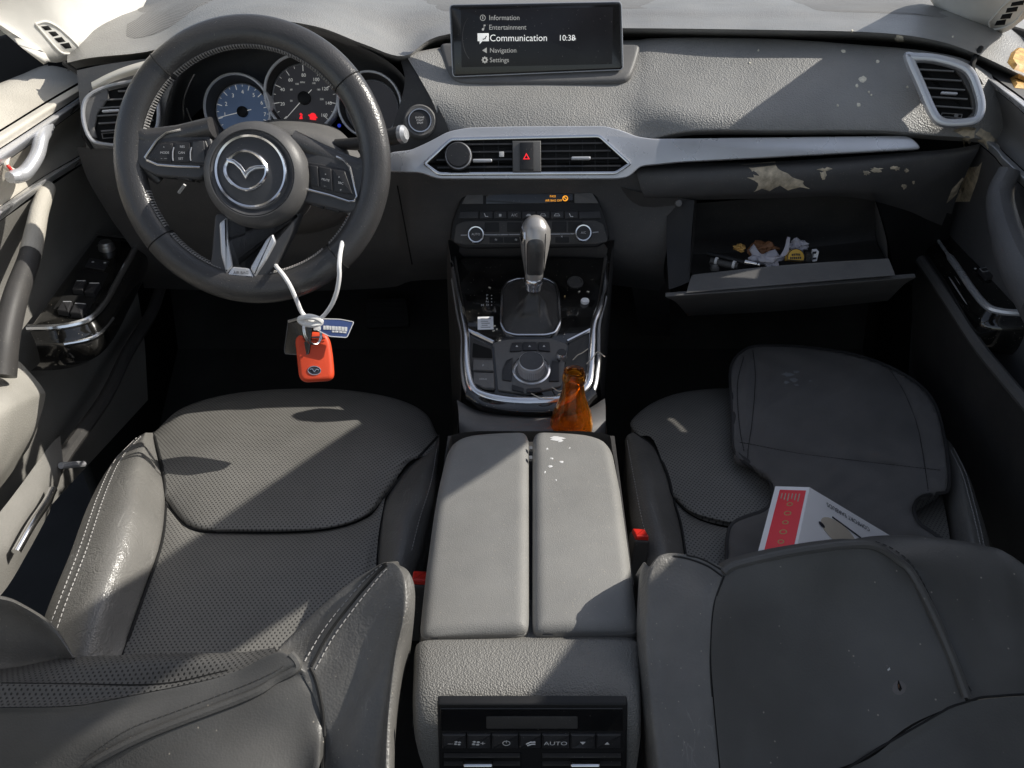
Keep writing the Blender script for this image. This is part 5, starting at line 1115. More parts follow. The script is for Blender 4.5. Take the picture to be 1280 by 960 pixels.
seam_on(mb, [(192, 541), (203, 585), (207, 627), (202, 680), (180, 745), (150, 828)], Tsd, .0022, -.0002)
seam_on(mb, [(206, 628), (222, 648), (240, 661), (300, 666), (400, 663), (457, 647), (481, 620), (497, 600), (520, 575), (547, 546)], Tsd, .0022, .0001)
seam_on(mb, [(484, 618), (477, 650), (472, 690), (470, 730)], Tsd, .002, -.0002)
mb.build('cushion_seam', M['groove'], SD)
mb = MB()
stitch_on(mb, [(181, 541), (152, 573), (131, 619), (108, 688), (83, 753), (62, 815)], bvh(bl), .0062, .0040, .0007)
mb.build('bolster_stitching', M['thread'], SD); mb = MB()
stitch_on(mb, [(176, 543), (145, 574), (123, 619), (99, 688), (74, 753), (52, 812)], bvh(bl), .0062, .0040, .0007)
mb.build('bolster_stitching', M['thread'], SD); mb = MB()
stitch_on(mb, [(546, 560), (538, 605), (524, 650), (514, 690)], bvh(br), .0062, .0040, .0006)
mb.build('bolster_stitching', M['thread'], SD)
# driver backrest, built as bolster wings, perforated panel, top band and outer shell
bk = [[(-80, 838, .50), (0, 839, .505), (90, 825, .505), (200, 821, .50), (300, 818, .49), (345, 812, .482)],
      [(-80, 842, .475), (0, 843, .478), (90, 829, .48), (200, 825, .475), (300, 822, .47), (345, 816, .465)],
      [(-80, 853, .455), (0, 852, .458), (90, 853, .457), (200, 854, .455), (290, 836, .456), (345, 818, .460)],
      [(-80, 858, .45), (0, 856, .45), (90, 857, .45), (200, 857, .448), (290, 839, .45), (345, 820, .457)],
      [(-80, 872, .44), (0, 872, .44), (90, 872, .44), (200, 866, .44), (290, 842, .447), (345, 822, .455)],
      [(-80, 886, .43), (0, 884, .43), (90, 882, .43), (150, 872, .432), (280, 845, .445), (345, 824, .453)]]
mb = MB(); under = [ay(p, q, Y+.03)+V((0, .0, -.06)) for p, q, Y in bk[0]]
mb.sheet([under]+[[ay(*p) for p in r] for r in bk], 6, 5); b1 = mb.build('backrest_panel', M['perf_fine'], SD)
band = [[(-80, 887, .43), (0, 885, .43), (90, 883, .43), (160, 871, .432), (280, 845, .445), (340, 817, .454), (362, 818, .452)],
        [(-80, 905, .425), (0, 900, .425), (90, 897, .424), (170, 884, .426), (290, 850, .440), (346, 818, .452), (367, 824, .448)],
        [(-80, 960, .395), (0, 955, .398), (90, 930, .405), (180, 904, .412), (300, 862, .430), (352, 834, .443), (370, 830, .445)],
        [(-80, 1010, .375), (0, 1000, .378), (90, 968, .39), (185, 917, .405), (308, 870, .427), (356, 842, .441), (371, 838, .443)]]
mb = MB(); mb.sheet([[ay(*p) for p in r] for r in band], 6, 6); b2 = mb.build('backrest_band', M['seatback'], SD)
shell = [[(-80, 1014, .373), (0, 1004, .376), (92, 972, .388), (188, 920, .403), (310, 873, .425), (358, 846, .44), (373, 842, .442)],
         [(-40, 1060, .35), (40, 1040, .352), (130, 1000, .37), (215, 945, .39), (325, 892, .415), (370, 862, .432), (388, 852, .440)],
         [(40, 1120, .31), (110, 1090, .315), (190, 1040, .335), (265, 985, .36), (350, 925, .40), (385, 890, .42), (401, 878, .428)],
         [(150, 1220, .26), (200, 1180, .265), (260, 1120, .29), (310, 1050, .32), (365, 975, .37), (393, 925, .40), (405, 905, .415)],
         [(250, 1350, .20), (290, 1300, .205), (330, 1220, .23), (355, 1120, .28), (380, 1030, .33), (397, 965, .37), (404, 945, .39)]]
mb = MB(); mb.sheet([[ay(*p) for p in r] for r in shell], 6, 6); b3 = mb.build('backrest_shell', M['seatback'], SD)
lw = [[(-60, 742, .52), (0, 746, .52), (30, 757, .515), (68, 783, .51), (93, 822, .49)], [(-60, 775, .52), (0, 775, .52), (30, 783, .515), (60, 802, .505), (88, 824, .492)], [(-60, 835, .50), (0, 832, .50), (30, 832, .498), (60, 830, .495), (85, 827, .492)], [(-60, 870, .46), (0, 860, .46), (30, 855, .465), (60, 845, .47), (85, 836, .475)]]
u0 = [ay(p, q+3, Y+.05) for p, q, Y in lw[0]]
mb = MB(); mb.sheet([u0]+[[ay(*p) for p in r] for r in lw], 6, 6); b4 = mb.build('backrest_wing', M['leather'], SD)
rw = [[(340, 820, .47), (362, 796, .492), (421, 741, .515), (465, 711, .525), (483, 703, .525)],
      [(344, 819, .46), (370, 806, .480), (430, 748, .508), (470, 714, .522), (486, 704, .522)],
      [(366, 822, .452), (386, 831, .450), (433, 764, .492), (480, 708, .518), (492, 706, .518)],
      [(374, 838, .444), (393, 850, .440), (445, 772, .482), (490, 716, .508), (503, 713, .508)],
      [(388, 852, .440), (401, 874, .428), (455, 800, .462), (497, 735, .49), (510, 732, .492)],
      [(399, 876, .429), (407, 900, .416), (455, 850, .437), (493, 785, .462), (507, 768, .468)],
      [(403, 905, .416), (406, 935, .40), (450, 890, .415), (484, 850, .432), (495, 820, .442)],
      [(402, 950, .39), (404, 985, .37), (440, 970, .375), (472, 950, .383), (485, 900, .40)],
      [(398, 1080, .31), (402, 1080, .31), (430, 1080, .31), (465, 1060, .32), (482, 980, .355)],
      [(390, 1250, .22), (398, 1250, .22), (425, 1250, .22), (462, 1200, .24), (480, 1100, .29)]]
G = [[ay(*p) for p in r] for r in rw]
G = [r + [r[-1]+V((.004, .01, -.02)), r[-1]+V((-.01, .03, -.12))] for r in G]
top = [p+V((0, .03, -.03)) for p in G[0]]
mb = MB(); mb.sheet([top]+G, 6, 5); b5 = mb.build('backrest_wing', M['leather'], SD)
mb = MB()
P = [ay(*p) for p in ((-80, 1012, .374), (0, 1002, .377), (92, 970, .389), (120, 953, .393), (188, 919, .404), (310, 872, .426), (345, 852, .438), (366, 841, .443), (372, 835, .446), (370, 828, .449), (363, 820, .453))]
mb.tube(cr([p+V((0, 0, .002)) for p in P], 6), .0042, n=8); mb.build('backrest_piping', M['seatback'], SD)
Tb = bvh(b3, b5, b2, b1, b4)
mb = MB(); seam_on(mb, [(484, 706), (470, 719), (440, 754), (412, 791), (389, 833)], Tb, .0016, .0002); seam_on(mb, [(388, 835), (396, 855), (403, 890), (405, 930), (403, 975)], Tb, .0018, .0002)
seam_on(mb, [(2, 854), (90, 855), (200, 855), (285, 838)], Tb, .0012, -.0004); mb.build('backrest_seam', M['groove'], SD)
mb = MB()
stitch_on(mb, [(480, 704), (463, 718), (433, 752), (404, 789), (380, 829)], Tb, .0058, .0038, .0007); stitch_on(mb, [(487, 708), (474, 722), (446, 757), (418, 795), (393, 838)], Tb, .0058, .0038, .0007)
mb.build('wing_stitching', M['thread'], SD)
mb = MB(); stitch_on(mb, [(358, 828), (346, 838), (303, 858), (218, 890), (160, 912), (110, 945)], Tb, .006, .0038, .0005); mb.build('band_stitching', M['thread_dark'], SD)
# belt buckles
def buckle(cx, cy, z, par, red):
    p = az(cx, cy, z); mb = MB(); d = V((.10, .35, .93)).normalized()
    Fq = Frame(p, d, V((0, 1, .2))); mb.plate(Fq, rc([(-.010, -.015), (.010, -.015), (.010, .015), (-.010, .015)], .003), .07, .004, -.072); o = mb.build('belt_buckle', M['dark'], par)
    mb = MB(); mb.plate(Fq, rc([(-.0085, -.013), (.0085, -.013), (.0085, .010), (-.0085, .010)], .002), .006, .0025, -.002); mb.build('release_button', M['redpl'], o)
buckle(525, 722, .475, SD, 1)
# ------------------------------------------------------------------ passenger seat
SP = thing('car_seat', 'passenger seat in shade, dark leather with a puncture in its backrest', 'car seat', V((.37, .75, .09)))
c0 = [(780, 545), (793, 524), (822, 502), (865, 489), (930, 485), (1010, 486), (1090, 492), (1150, 508), (1180, 545)]
rows = [off(c0, 3, .30), off(c0, 0, .385), off(c0, 5, .408), [(817, 550, .415), (850, 545, .422), (890, 540, .424), (930, 540, .424), (980, 540, .424), (1040, 540, .424), (1100, 545, .424), (1140, 555, .42), (1165, 565, .415)],
        [(838, 610, .414), (858, 625, .418), (885, 632, .42), (930, 640, .42), (980, 640, .42), (1040, 640, .42), (1100, 635, .42), (1140, 620, .418), (1172, 605, .413)], [(842, 623, .406), (860, 640, .406), (885, 652, .406), (930, 660, .406), (980, 662, .406), (1040, 662, .406), (1100, 655, .406), (1145, 640, .406), (1178, 618, .406)]]
rows[0][0] = (790, 548, .30); rows[1][0] = (789, 540, .385); rows[2][0] = (797, 545, .406)
mb = MB(); mb.sheet(czs(rows), 6, 5); p1 = mb.build('cushion_front', M['perf'], SP)
rows = [[(842, 625, .406), (860, 642, .406), (885, 654, .406), (930, 662, .406), (1040, 664, .406), (1100, 657, .406), (1178, 620, .406)], [(846, 640, .411), (863, 655, .414), (888, 666, .415), (930, 675, .416), (1040, 675, .416), (1100, 670, .416), (1182, 640, .411)],
        [(856, 690, .41), (870, 700, .412), (890, 705, .414), (930, 710, .414), (1040, 710, .414), (1100, 705, .414), (1190, 690, .41)], [(864, 770, .40), (880, 780, .40), (900, 780, .40), (930, 780, .40), (1040, 780, .40), (1100, 780, .40), (1200, 770, .40)]]
mb = MB(); mb.sheet(czs(rows), 6, 5); p2 = mb.build('cushion_rear', M['perf'], SP)
pb1 = bol([[(793, 540, .404), (818, 560, .406), (834, 592, .406), (842, 624, .404), (851, 655, .404), (857, 692, .402), (864, 760, .395)],
           [(790, 541, .412), (813, 562, .42), (828, 594, .422), (836, 626, .422), (845, 657, .422), (851, 693, .42), (858, 760, .412)],
           [(786, 543, .416), (800, 568, .432), (811, 600, .438), (818, 632, .44), (826, 662, .44), (832, 696, .438), (838, 760, .43)],
           [(783, 546, .412), (787, 575, .424), (793, 608, .43), (799, 640, .432), (806, 668, .432), (812, 700, .43), (818, 760, .42)],
           [(781, 552, .40), (783, 585, .408), (785, 618, .412), (789, 650, .414), (795, 675, .414), (801, 706, .412), (808, 760, .40)]], 'side_bolster', M['leather'], SP, .008)
pb2 = bol([[(1180, 546, .404), (1178, 580, .406), (1179, 618, .404), (1185, 650, .404), (1191, 690, .402), (1200, 770, .395)],
           [(1182, 547, .412), (1184, 580, .424), (1187, 618, .426), (1193, 650, .426), (1199, 690, .424), (1208, 770, .412)],
           [(1186, 551, .416), (1199, 585, .44), (1206, 622, .446), (1212, 655, .446), (1218, 692, .444), (1226, 770, .43)],
           [(1190, 556, .41), (1209, 592, .428), (1219, 628, .434), (1227, 660, .436), (1233, 694, .434), (1240, 770, .42)],
           [(1192, 564, .395), (1212, 602, .41), (1224, 636, .416), (1234, 668, .418), (1240, 698, .416), (1248, 770, .40)]], 'side_bolster', M['leather'], SP, -.008)
Tps = bvh(p1, p2, pb1, pb2)
mb = MB(); seam_on(mb, [(793, 541), (818, 560), (834, 592), (842, 624), (851, 655), (857, 692)], Tps, .002, -.0001); seam_on(mb, [(842, 624), (860, 641), (885, 653), (930, 661)], Tps, .002, .0001); mb.build('cushion_seam', M['groove'], SP)
mb = MB(); stitch_on(mb, [(784, 549), (789, 578), (795, 610), (801, 642), (808, 670)], bvh(pb1), .0062, .004, .0006); mb.build('bolster_stitching', M['thread'], SP); mb = MB(); stitch_on(mb, [(1191, 559), (1207, 592), (1217, 628), (1225, 660), (1231, 690)], bvh(pb2), .006, .004, .0007); stitch_on(mb, [(1188, 562), (1203, 594), (1213, 630), (1221, 662), (1227, 692)], bvh(pb2), .006, .004, .0007); mb.build('bolster_stitching', M['thread'], SP)
buckle(800, 668, .45, SP, 1)
# passenger backrest
pan = [[(904, 716, .512), (918, 707, .516), (960, 696, .518), (1010, 687, .52), (1060, 681, .522), (1092, 684, .522), (1118, 700, .517)],
       [(900, 728, .503), (925, 722, .506), (965, 712, .510), (1015, 703, .512), (1062, 698, .514), (1100, 702, .512), (1134, 718, .506)],
       [(892, 765, .478), (925, 765, .482), (970, 765, .486), (1015, 765, .488), (1062, 765, .488), (1110, 765, .484), (1162, 768, .478)],
       [(889, 820, .446), (925, 825, .450), (970, 828, .453), (1015, 830, .454), (1062, 832, .453), (1120, 830, .449), (1186, 824, .446)],
       [(893, 880, .413), (930, 885, .417), (975, 890, .419), (1020, 892, .419), (1070, 890, .418), (1130, 882, .418), (1205, 872, .420)],
       [(901, 965, .370), (935, 970, .372), (980, 970, .373), (1030, 965, .376), (1085, 945, .388), (1140, 905, .405), (1208, 876, .418)]]
G = [[ay(*p) for p in r] for r in pan]
mb = MB(); mb.sheet([[p+V((0, .02, -.012)) for p in G[0]]]+G, 6, 6); q1 = mb.build('backrest_panel', M['seatback'], SP)
low = [[(902, 968, .369), (936, 974, .371), (982, 974, .372), (1032, 968, .375), (1087, 948, .387), (1141, 908, .404), (1209, 878, .417), (1300, 868, .42)],
       [(905, 1010, .347), (940, 1020, .347), (985, 1020, .347), (1040, 1005, .355), (1100, 980, .37), (1160, 940, .388), (1225, 915, .398), (1310, 900, .405)],
       [(910, 1150, .27), (945, 1160, .27), (990, 1160, .27), (1050, 1150, .275), (1120, 1120, .29), (1190, 1080, .31), (1250, 1040, .33), (1330, 1020, .34)]]
mb = MB(); mb.sheet([[ay(*p) for p in r] for r in low], 6, 6); q2 = mb.build('backrest_lower', M['seatback'], SP)
sh = [[(1050, 680, .545), (1095, 672, .55), (1150, 672, .548), (1200, 678, .545), (1240, 686, .54), (1262, 694, .53), (1300, 720, .51)],
      [(1085, 682, .526), (1110, 690, .524), (1165, 700, .522), (1215, 712, .516), (1255, 724, .508), (1285, 740, .50), (1320, 760, .485)],
      [(1120, 702, .517), (1140, 716, .512), (1185, 750, .492), (1225, 765, .485), (1262, 775, .478), (1295, 785, .472), (1330, 800, .46)],
      [(1165, 769, .478), (1178, 790, .468), (1205, 812, .454), (1240, 815, .452), (1272, 820, .448), (1300, 825, .445), (1335, 835, .44)],
      [(1189, 824, .447), (1200, 845, .436), (1222, 855, .430), (1250, 852, .431), (1280, 852, .431), (1305, 852, .431), (1340, 858, .428)],
      [(1210, 874, .419), (1216, 874, .419), (1232, 872, .42), (1255, 870, .421), (1285, 868, .422), (1310, 867, .423), (1345, 866, .424)]]
G = [[ay(*p) for p in r] for r in sh]
mb = MB(); mb.sheet([[p+V((0, .04, -.10)) for p in G[0]], [p+V((0, .015, -.02)) for p in G[0]]]+G, 6, 6); q3 = mb.build('backrest_shoulder', M['seatback'], SP)
wg = [[(880, 700, .53), (862, 695, .535), (838, 692, .537), (822, 696, .535), (812, 708, .528)],
      [(913, 716, .513), (880, 706, .523), (846, 697, .53), (822, 702, .525), (808, 722, .515)],
      [(905, 722, .507), (885, 728, .508), (850, 716, .517), (820, 722, .512), (806, 745, .50)],
      [(896, 752, .487), (878, 762, .482), (848, 758, .485), (820, 762, .483), (805, 785, .472)],
      [(890, 800, .458), (872, 815, .452), (845, 815, .453), (820, 820, .45), (808, 840, .44)],
      [(890, 860, .425), (872, 875, .418), (848, 878, .417), (826, 880, .416), (812, 895, .41)],
      [(899, 965, .370), (880, 965, .370), (858, 965, .37), (838, 965, .37), (822, 970, .368)],
      [(908, 1150, .27), (890, 1150, .27), (868, 1150, .27), (850, 1150, .27), (835, 1150, .27)]]
G = [[ay(*p) for p in r] for r in wg]
G = [r+[r[-1]+V((-.002, .02, -.02)), r[-1]+V((.01, .04, -.12))] for r in G]
mb = MB(); mb.sheet([[p+V((0, .03, -.05)) for p in G[0]]]+G, 6, 5); q4 = mb.build('backrest_wing', M['leather'], SP)
mb = MB()
P = [ay(*p) for p in ((903, 717, .512), (917, 708, .517), (960, 697, .519), (1010, 688, .521), (1060, 682, .523), (1092, 684, .522), (1119, 701, .517), (1138, 719, .508), (1164, 768, .478), (1188, 824, .447), (1206, 872, .420))]
mb.tube(cr([p+V((0, -.002, .003)) for p in P], 6), .0040, n=8); mb.build('backrest_piping', M['seatback'], SP)
Tq = bvh(q1, q2, q3, q4)
mb = MB(); seam_on(mb, [(1280, 868), (1250, 870), (1210, 876), (1140, 906), (1085, 946), (1050, 965)], Tq, .0010, .0001); mb.build('backrest_seam', M['groove'], SP); mb = MB(); seam_on(mb, [(905, 720), (893, 755), (889, 800), (889, 850), (898, 940), (900, 965)], Tq, .0010, 0); mb.build('backrest_seam', M['groove'], SP)
mb = MB(); seam_on(mb, [(842, 695), (862, 699), (885, 708), (905, 722)], Tq, .0009, .0001); seam_on(mb, [(858, 694), (880, 700), (905, 714)], Tq, .0009, .0001); mb.build('wing_seam', M['groove'], SP)
mb = MB(); stitch_on(mb, [(1090, 676), (1115, 686), (1140, 706), (1158, 737), (1178, 786), (1197, 835), (1213, 862)], Tq, .0062, .004, .0006); mb.build('backrest_stitching', M['thread_dark'], SP)
mb = MB(); decal(mb, blob(1124, 860, 9, 9, 16, .1), Tq, .0006, 3); mb.build('puncture_halo', mat('scuffed_vinyl', (.15, .14, .135), .5), SP)
mb = MB(); decal(mb, [(1121, 855), (1123, 850), (1126, 856), (1128, 862), (1125, 866), (1122, 862)], Tq, .0014, 2); ph = mb.build('puncture', M['void'], SP)
mb = MB(); decal(mb, [(1122, 856), (1123.5, 853), (1124, 860), (1123, 863)], Tq, .0018, 2); mb.build('torn_foam', M['brownleaf'], ph)
mb = MB(); decal(mb, [(1109, 837), (1112, 834), (1113, 837), (1110, 839)], Tq, .0012, 2); mb.build('lint', M['print'], SP)
# ================================================================== loose things
# key fob hanging on a white cord from the column stalk
YK = .935
NF = V((.18, -.80, .57)).normalized(); FKy = Frame(ay(393, 447, YK), NF, V((.10, .3, .95)).normalized())
P = [(369, 424), (376, 417), (392, 414.5), (408, 417), (413, 426), (416, 445), (418, 470), (413, 476), (380, 478), (374, 472)]
mb = MB(); mb.plate(FKy, rc(FKy.pp(P), .007, 4), .016, .006, -.008); kf = mb.build('key_fob', M['orange'], label='orange silicone car key fob hanging below the steering wheel', cat='key fob')
mb = MB(); mb.plate(FKy, circ(FKy.pix(393, 463, .008), .0092, 28, .0065), .0012, .0004, .0075); mb.build('fob_badge', M['ink'], kf)
mb = MB(); mb.rim(FKy, circ(FKy.pix(393, 463, .009), .0092, 28, .0065), .0011, .0012, .0004, .0082); u, v = FKy.pix(393, 463, .009)
mb.tube([FKy.at(u+a, v+b, .0096) for a, b in ((-.006, .001), (-.003, .002), (0, -.002), (.003, .002), (.006, .001))], .0007, n=4); mb.build('badge_mark', M['chrome'], kf)
mb = MB(); mb.plate(FKy, rc(FKy.pp([(381, 421), (404, 420), (404, 424), (381, 425)], .008), .002), .0008, .0003, .0078); mb.build('fob_slot', M['ink'], kf)
mb = MB(); mb.plate(FKy, rc(FKy.pp([(378, 422), (378, 427.5), (406, 427), (407, 422), (404, 425), (381, 426)], .008), .001), .0016, .0006, .0076); mb.build('slot_lip', M['orange'], kf)
# ring
mb = MB(); c = ay(386, 404, YK); Fr = Frame(c, V((.75, -.6, .3)).normalized()); mb.tube([Fr.at(.013*math.cos(t*.2618), .019*math.sin(t*.2618)-.012, 0) for t in range(24)], .0010, True, n=6)
mb.tube([Fr.at(.013*math.cos(t*.2618)+.001, .019*math.sin(t*.2618)-.012, .002) for t in range(24)], .0010, True, n=6); mb.build('key_ring', M['chrome'], label='small split metal ring joining the cord, tags and orange fob', cat='key ring')
FT1 = Frame(ay(412, 410, YK+.006), V((.1, -.85, .5)).normalized()); P = [(388, 400), (405, 398), (425, 398.5), (443, 402), (434, 422.5), (412, 421), (394, 412)]
mb = MB(); mb.plate(FT1, rc(FT1.pp(P), .003, 3), .0016, .0005, -.0016); bt = mb.build('key_tag', M['bluetag'], label='blue plastic key tag with white printing beside the orange fob', cat='key tag')
mb = MB(); mb.rim(FT1, rc(FT1.pp(P), .003, 3), .0012, .0004, .0001, 0); mb.plate(FT1, rc(FT1.pp([(392, 408), (401, 408), (401, 413), (392, 413)]), .001), .0003, .0001, 0); mb.build('tag_edge', M['white'], bt)
mb = MB()
for x0, x1, y0, y1 in ((404, 407, 407, 412), (407.6, 411, 407, 412), (411.6, 414, 407.4, 412.3), (414.7, 418.5, 407.6, 412.6), (419, 422, 408, 413), (422.6, 426, 408, 413.2), (426.6, 430, 408.4, 413.6), (430.5, 434, 408.6, 414), (415, 418, 413.4, 415.4), (418.6, 423, 413.6, 415.6), (424, 428, 414, 416), (428.6, 433, 414.4, 416.4)):
    mb.plate(FT1, FT1.pp([(x0, y1), (x0, y0), (x1, y0+.2), (x1, y1+.2)]), .0003, .0001, .0002)
mb.build('tag_print', M['white'], bt)
FT2 = Frame(ay(370, 420, YK+.012), V((-.35, -.8, .45)).normalized()); P = [(360, 401), (372, 396.5), (388, 397), (391, 402), (386, 443), (372, 444), (356, 442.5), (355, 438)]
mb = MB(); mb.plate(FT2, rc(FT2.pp(P), .003, 3), .0018, .0006, -.0018); kt = mb.build('key_tag', M['blacktag'], label='black rectangular key tag behind the orange fob', cat='key tag')
mb = MB(); mb.rim(FT2, rc(FT2.pp(P), .003, 3), .0010, .0004, .0001, 0); mb.build('tag_edge', M['grey'], kt)
mb = MB(); mb.tube([FT2.at(*FT2.pix(a, b), .002) for a, b in ((362, 402), (372, 399), (388, 398))], .0022, n=6); mb.build('tag_fold', M['metalgrey'], kt)
# cord
cordP = [(392, 403, .936), (385, 398, .935), (377, 390, .935), (371, 376, .934), (363, 358, .936), (355, 345, .944), (346, 334, .965), (338, 322, 1.03), (322, 303, 1.08), (305, 290, 1.11), (298, 270, 1.14), (330, 262, 1.18), (390, 262, 1.19), (430, 262, 1.15), (441, 265, 1.095), (437, 278, 1.05), (431, 292, 1.0), (426, 312, .965), (424, 330, .944), (424, 346, .937), (421, 364, .935), (415, 380, .935), (406, 393, .935), (396, 402, .936)]
cp_ = cr([ay(*p) for p in cordP], 6)
mb = MB(); mb.tube(cp_, .0030, n=8); cord = mb.build('cord', M['white'], label='white cord looped round the steering column holding the orange key fob', cat='cord')
mb = MB(); mb.tube(cr([ay(*p) for p in ((375, 399, .932), (385, 396, .928), (396, 398, .930), (401, 403, .933), (392, 406, .928), (380, 404, .930))], 5, True), .0042, True, n=8); mb.build('cord_knot', M['white'], cord)
# amber bottle in the cup holder
bo = ay(714.5, 505, .885); bt0 = ay(718.5, 463, .885)
zc = bt0.z; bxy = V((ay(717, 480, .885).x, .885, 0))
FB = Frame(V((bxy.x, bxy.y, 0)), V((0, 0, 1)), V((0, 1, 0)))
prof = [(.0295, .387), (.0305, .392), (.0305, .495), (.0300, .512), (.027, .527), (.0215, .542), (.0170, .555), (.0148, .572), (.0142, zc-.022), (.0148, zc-.017), (.0160, zc-.015), (.0160, zc-.009), (.0150, zc-.007), (.0146, zc-.003), (.0138, zc), (.0118, zc)]
inner = [(.0100, zc-.003), (.0100, zc-.02), (.0105, .572), (.0130, .555), (.018, .541), (.0235, .526), (.0268, .510), (.0272, .495), (.0272, .396), (0, .394)]
mb = MB(); mb.lathe(FB, (0, 0), [(0, .387)] + prof + inner, 48); mb.build('beer_bottle', M['glass'], label='open amber glass beer bottle standing in the cup holder', cat='bottle', ang=60)
# pad on the passenger seat
pado = [(914, 470), (918, 452), (928, 441), (945, 434), (990, 434), (1030, 438), (1070, 445), (1110, 459), (1148, 482), (1168, 508), (1178, 545), (1184, 590), (1183, 611), (1176, 614), (1155, 617), (1143, 626), (1140, 640), (1148, 656), (1165, 668), (1182, 682), (1190, 700), (1150, 712), (1050, 716), (960, 712), (915, 706), (911, 690), (912, 668), (918, 655), (935, 647), (955, 640), (966, 628), (967, 608), (958, 594), (940, 582), (924, 570), (918, 556), (917, 520)]
pz = lambda px, py: .4445 + .010*max(0, min(1, (500-py)/60)) + .0025*math.sin(px*.045+py*.02) + .0016*math.sin(py*.09)
cv_ = [(v.x, v.y) for v in cr([V((a, b, 0)) for a, b in pado], 3, True)]
bm = bmesh.new()
xs0, xs1, ys0, ys1 = 905, 1195, 430, 720
def inside(x, y, P):
    c = False
    for i in range(len(P)):
        a, b = P[i-1], P[i]
        if (a[1] > y) != (b[1] > y) and x < (b[0]-a[0])*(y-a[1])/(b[1]-a[1])+a[0]: c = not c
    return c
quilt = [[(941, 437), (944, 470), (941, 520), (936, 556), (934, 578)], [(922, 553), (936, 555), (1000, 567), (1080, 577), (1175, 588)], [(1112, 462), (1130, 490), (1146, 530), (1154, 570), (1160, 612)], [(930, 445), (922, 480), (924, 530), (930, 565)]]
qs = [[(v.x, v.y) for v in cr([V((a, b, 0)) for a, b in L], 10)] for L in quilt]
bnd = cv_
def dseg(x, y, L):
    d = 1e9
    for a, b in zip(L, L[1:]):
        vx, vy = b[0]-a[0], b[1]-a[1]; t = max(0, min(1, ((x-a[0])*vx+(y-a[1])*vy)/(vx*vx+vy*vy+1e-9)))
        d = min(d, math.hypot(x-a[0]-t*vx, y-a[1]-t*vy))
    return d
st = 5
tri = tessellate_polygon([[V((a, b, 0)) for a, b in cv_]])
vsP = [bm.verts.new((a, b, 0)) for a, b in cv_]
for t in tri:
    try: bm.faces.new([vsP[i] for i in t])
    except ValueError: pass
for x in range(xs0, xs1, st):
    g = bm.verts[:]+bm.edges[:]+bm.faces[:]; bmesh.ops.bisect_plane(bm, geom=g, plane_co=(x, 0, 0), plane_no=(1, 0, 0))
for y in range(ys0, ys1, st):
    g = bm.verts[:]+bm.edges[:]+bm.faces[:]; bmesh.ops.bisect_plane(bm, geom=g, plane_co=(0, y, 0), plane_no=(0, 1, 0))
bmesh.ops.remove_doubles(bm, verts=bm.verts, dist=.05)
bm.verts.index_update(); bmesh.ops.triangulate(bm, faces=bm.faces)
vs = []
bl_ = bnd+[bnd[0]]
for v in bm.verts:
    x, y = v.co.x, v.co.y
    dq = min(dseg(x, y, L) for L in qs); db = dseg(x, y, bl_)
    puff = .009*(1-math.exp(-dq/11)) + .004*(1-math.exp(-db/6))
    wr = .0022*math.sin(x*.11+2*math.sin(y*.05))*math.sin(y*.13+x*.02)
    wr += .0035*math.exp(-((y-645-(x-1000)*.12)/10)**2)*(1 if x > 1040 else .3) if y > 600 else 0
    vs.append(az(x, y, pz(x, y)+puff+wr))
fs = [tuple(v.index for v in f.verts) for f in bm.faces]; bm.free()
mb = MB(); mb.add(vs, fs)
pad = mb.build('seat_pad', M['pad'], label='quilted black fabric pad lying over the passenger seat cushion', cat='seat pad', solid=.014, ang=180)
mb = MB(); mb.tube([az(a, b, pz(a, b)-.001) for a, b in cv_], .0046, True, n=8); mb.build('pad_binding', M['padbind'], pad)
Tpd = bvh(pad)
mb = MB()
for L in quilt: stitch_on(mb, L, Tpd, .005, .0036, .0006, .0004)
mb.build('quilt_stitching', M['groove'], pad)
mb = MB()
for cx, cy, rx, ry in ((985, 468, 6, 3), (992, 475, 5, 3), (983, 478, 3, 1.5), (995, 465, 4, 1.5), (1013, 476, 2, 1.2), (996, 481, 3, 1.2)): decal(mb, blob(cx, cy, rx, ry, 12, .5), Tpd, .0006, 2)
mb.build('chalky_smear', mat('chalky_smear', (.24, .245, .255), .8), pad)
# earbuds carton
B_ = az(1012, 609, .542); A_ = az(970, 605, .530); C_ = az(1112, 669, .462); E_ = az(995, 690, .542)
rd = (E_-B_); rl = rd*1.25
nA = (A_-B_); nA = nA - rd.normalized()*nA.dot(rd.normalized()); nC = (C_-B_); nC = nC - rd.normalized()*nC.dot(rd.normalized())
A_ = B_+nA; D_ = C_ + nA*.9 + V((0, 0, -.012))
mb = MB(); q = [B_, A_, D_, C_]
mb.add(q+[p+rl for p in q], [(0, 1, 2, 3), (4, 5, 6, 7), (0, 1, 5, 4), (1, 2, 6, 5), (2, 3, 7, 6), (3, 0, 4, 7)])
box = mb.build('earbuds_box', M['paper'], label='white and red earbuds carton lying on the black seat pad', cat='carton', ang=20)
nS = (A_-B_).cross(rl).normalized(); nS = nS if nS.dot(CAM-B_) > 0 else -nS
FSp = Frame(B_, nS, (-rd).normalized())
lu = lambda p, F: ((p-F.o).dot(F.u), (p-F.o).dot(F.v))
a2 = lu(A_, FSp); e2 = lu(B_+rl, FSp)
def sp2(s, t): return (a2[0]*s + e2[0]*t, a2[1]*s + e2[1]*t)
mb = MB(); mb.plate(FSp, [sp2(.08, .05), sp2(.84, .05), sp2(.84, .96), sp2(.08, .96)], .0003, .0001, .0002); mb.build('red_panel', M['redcard'], box)
mb = MB()
for k in range(5):
    s, t = .45, .24+.115*k; mb.rim(FSp, circ(sp2(s, t), .0042 if k % 2 else .0036, 14), .0012, .0002, .0001, .0006)
mb.build('panel_symbol', M['gold'], box)
rotS = math.atan2(e2[1], e2[0])
mb = MB()
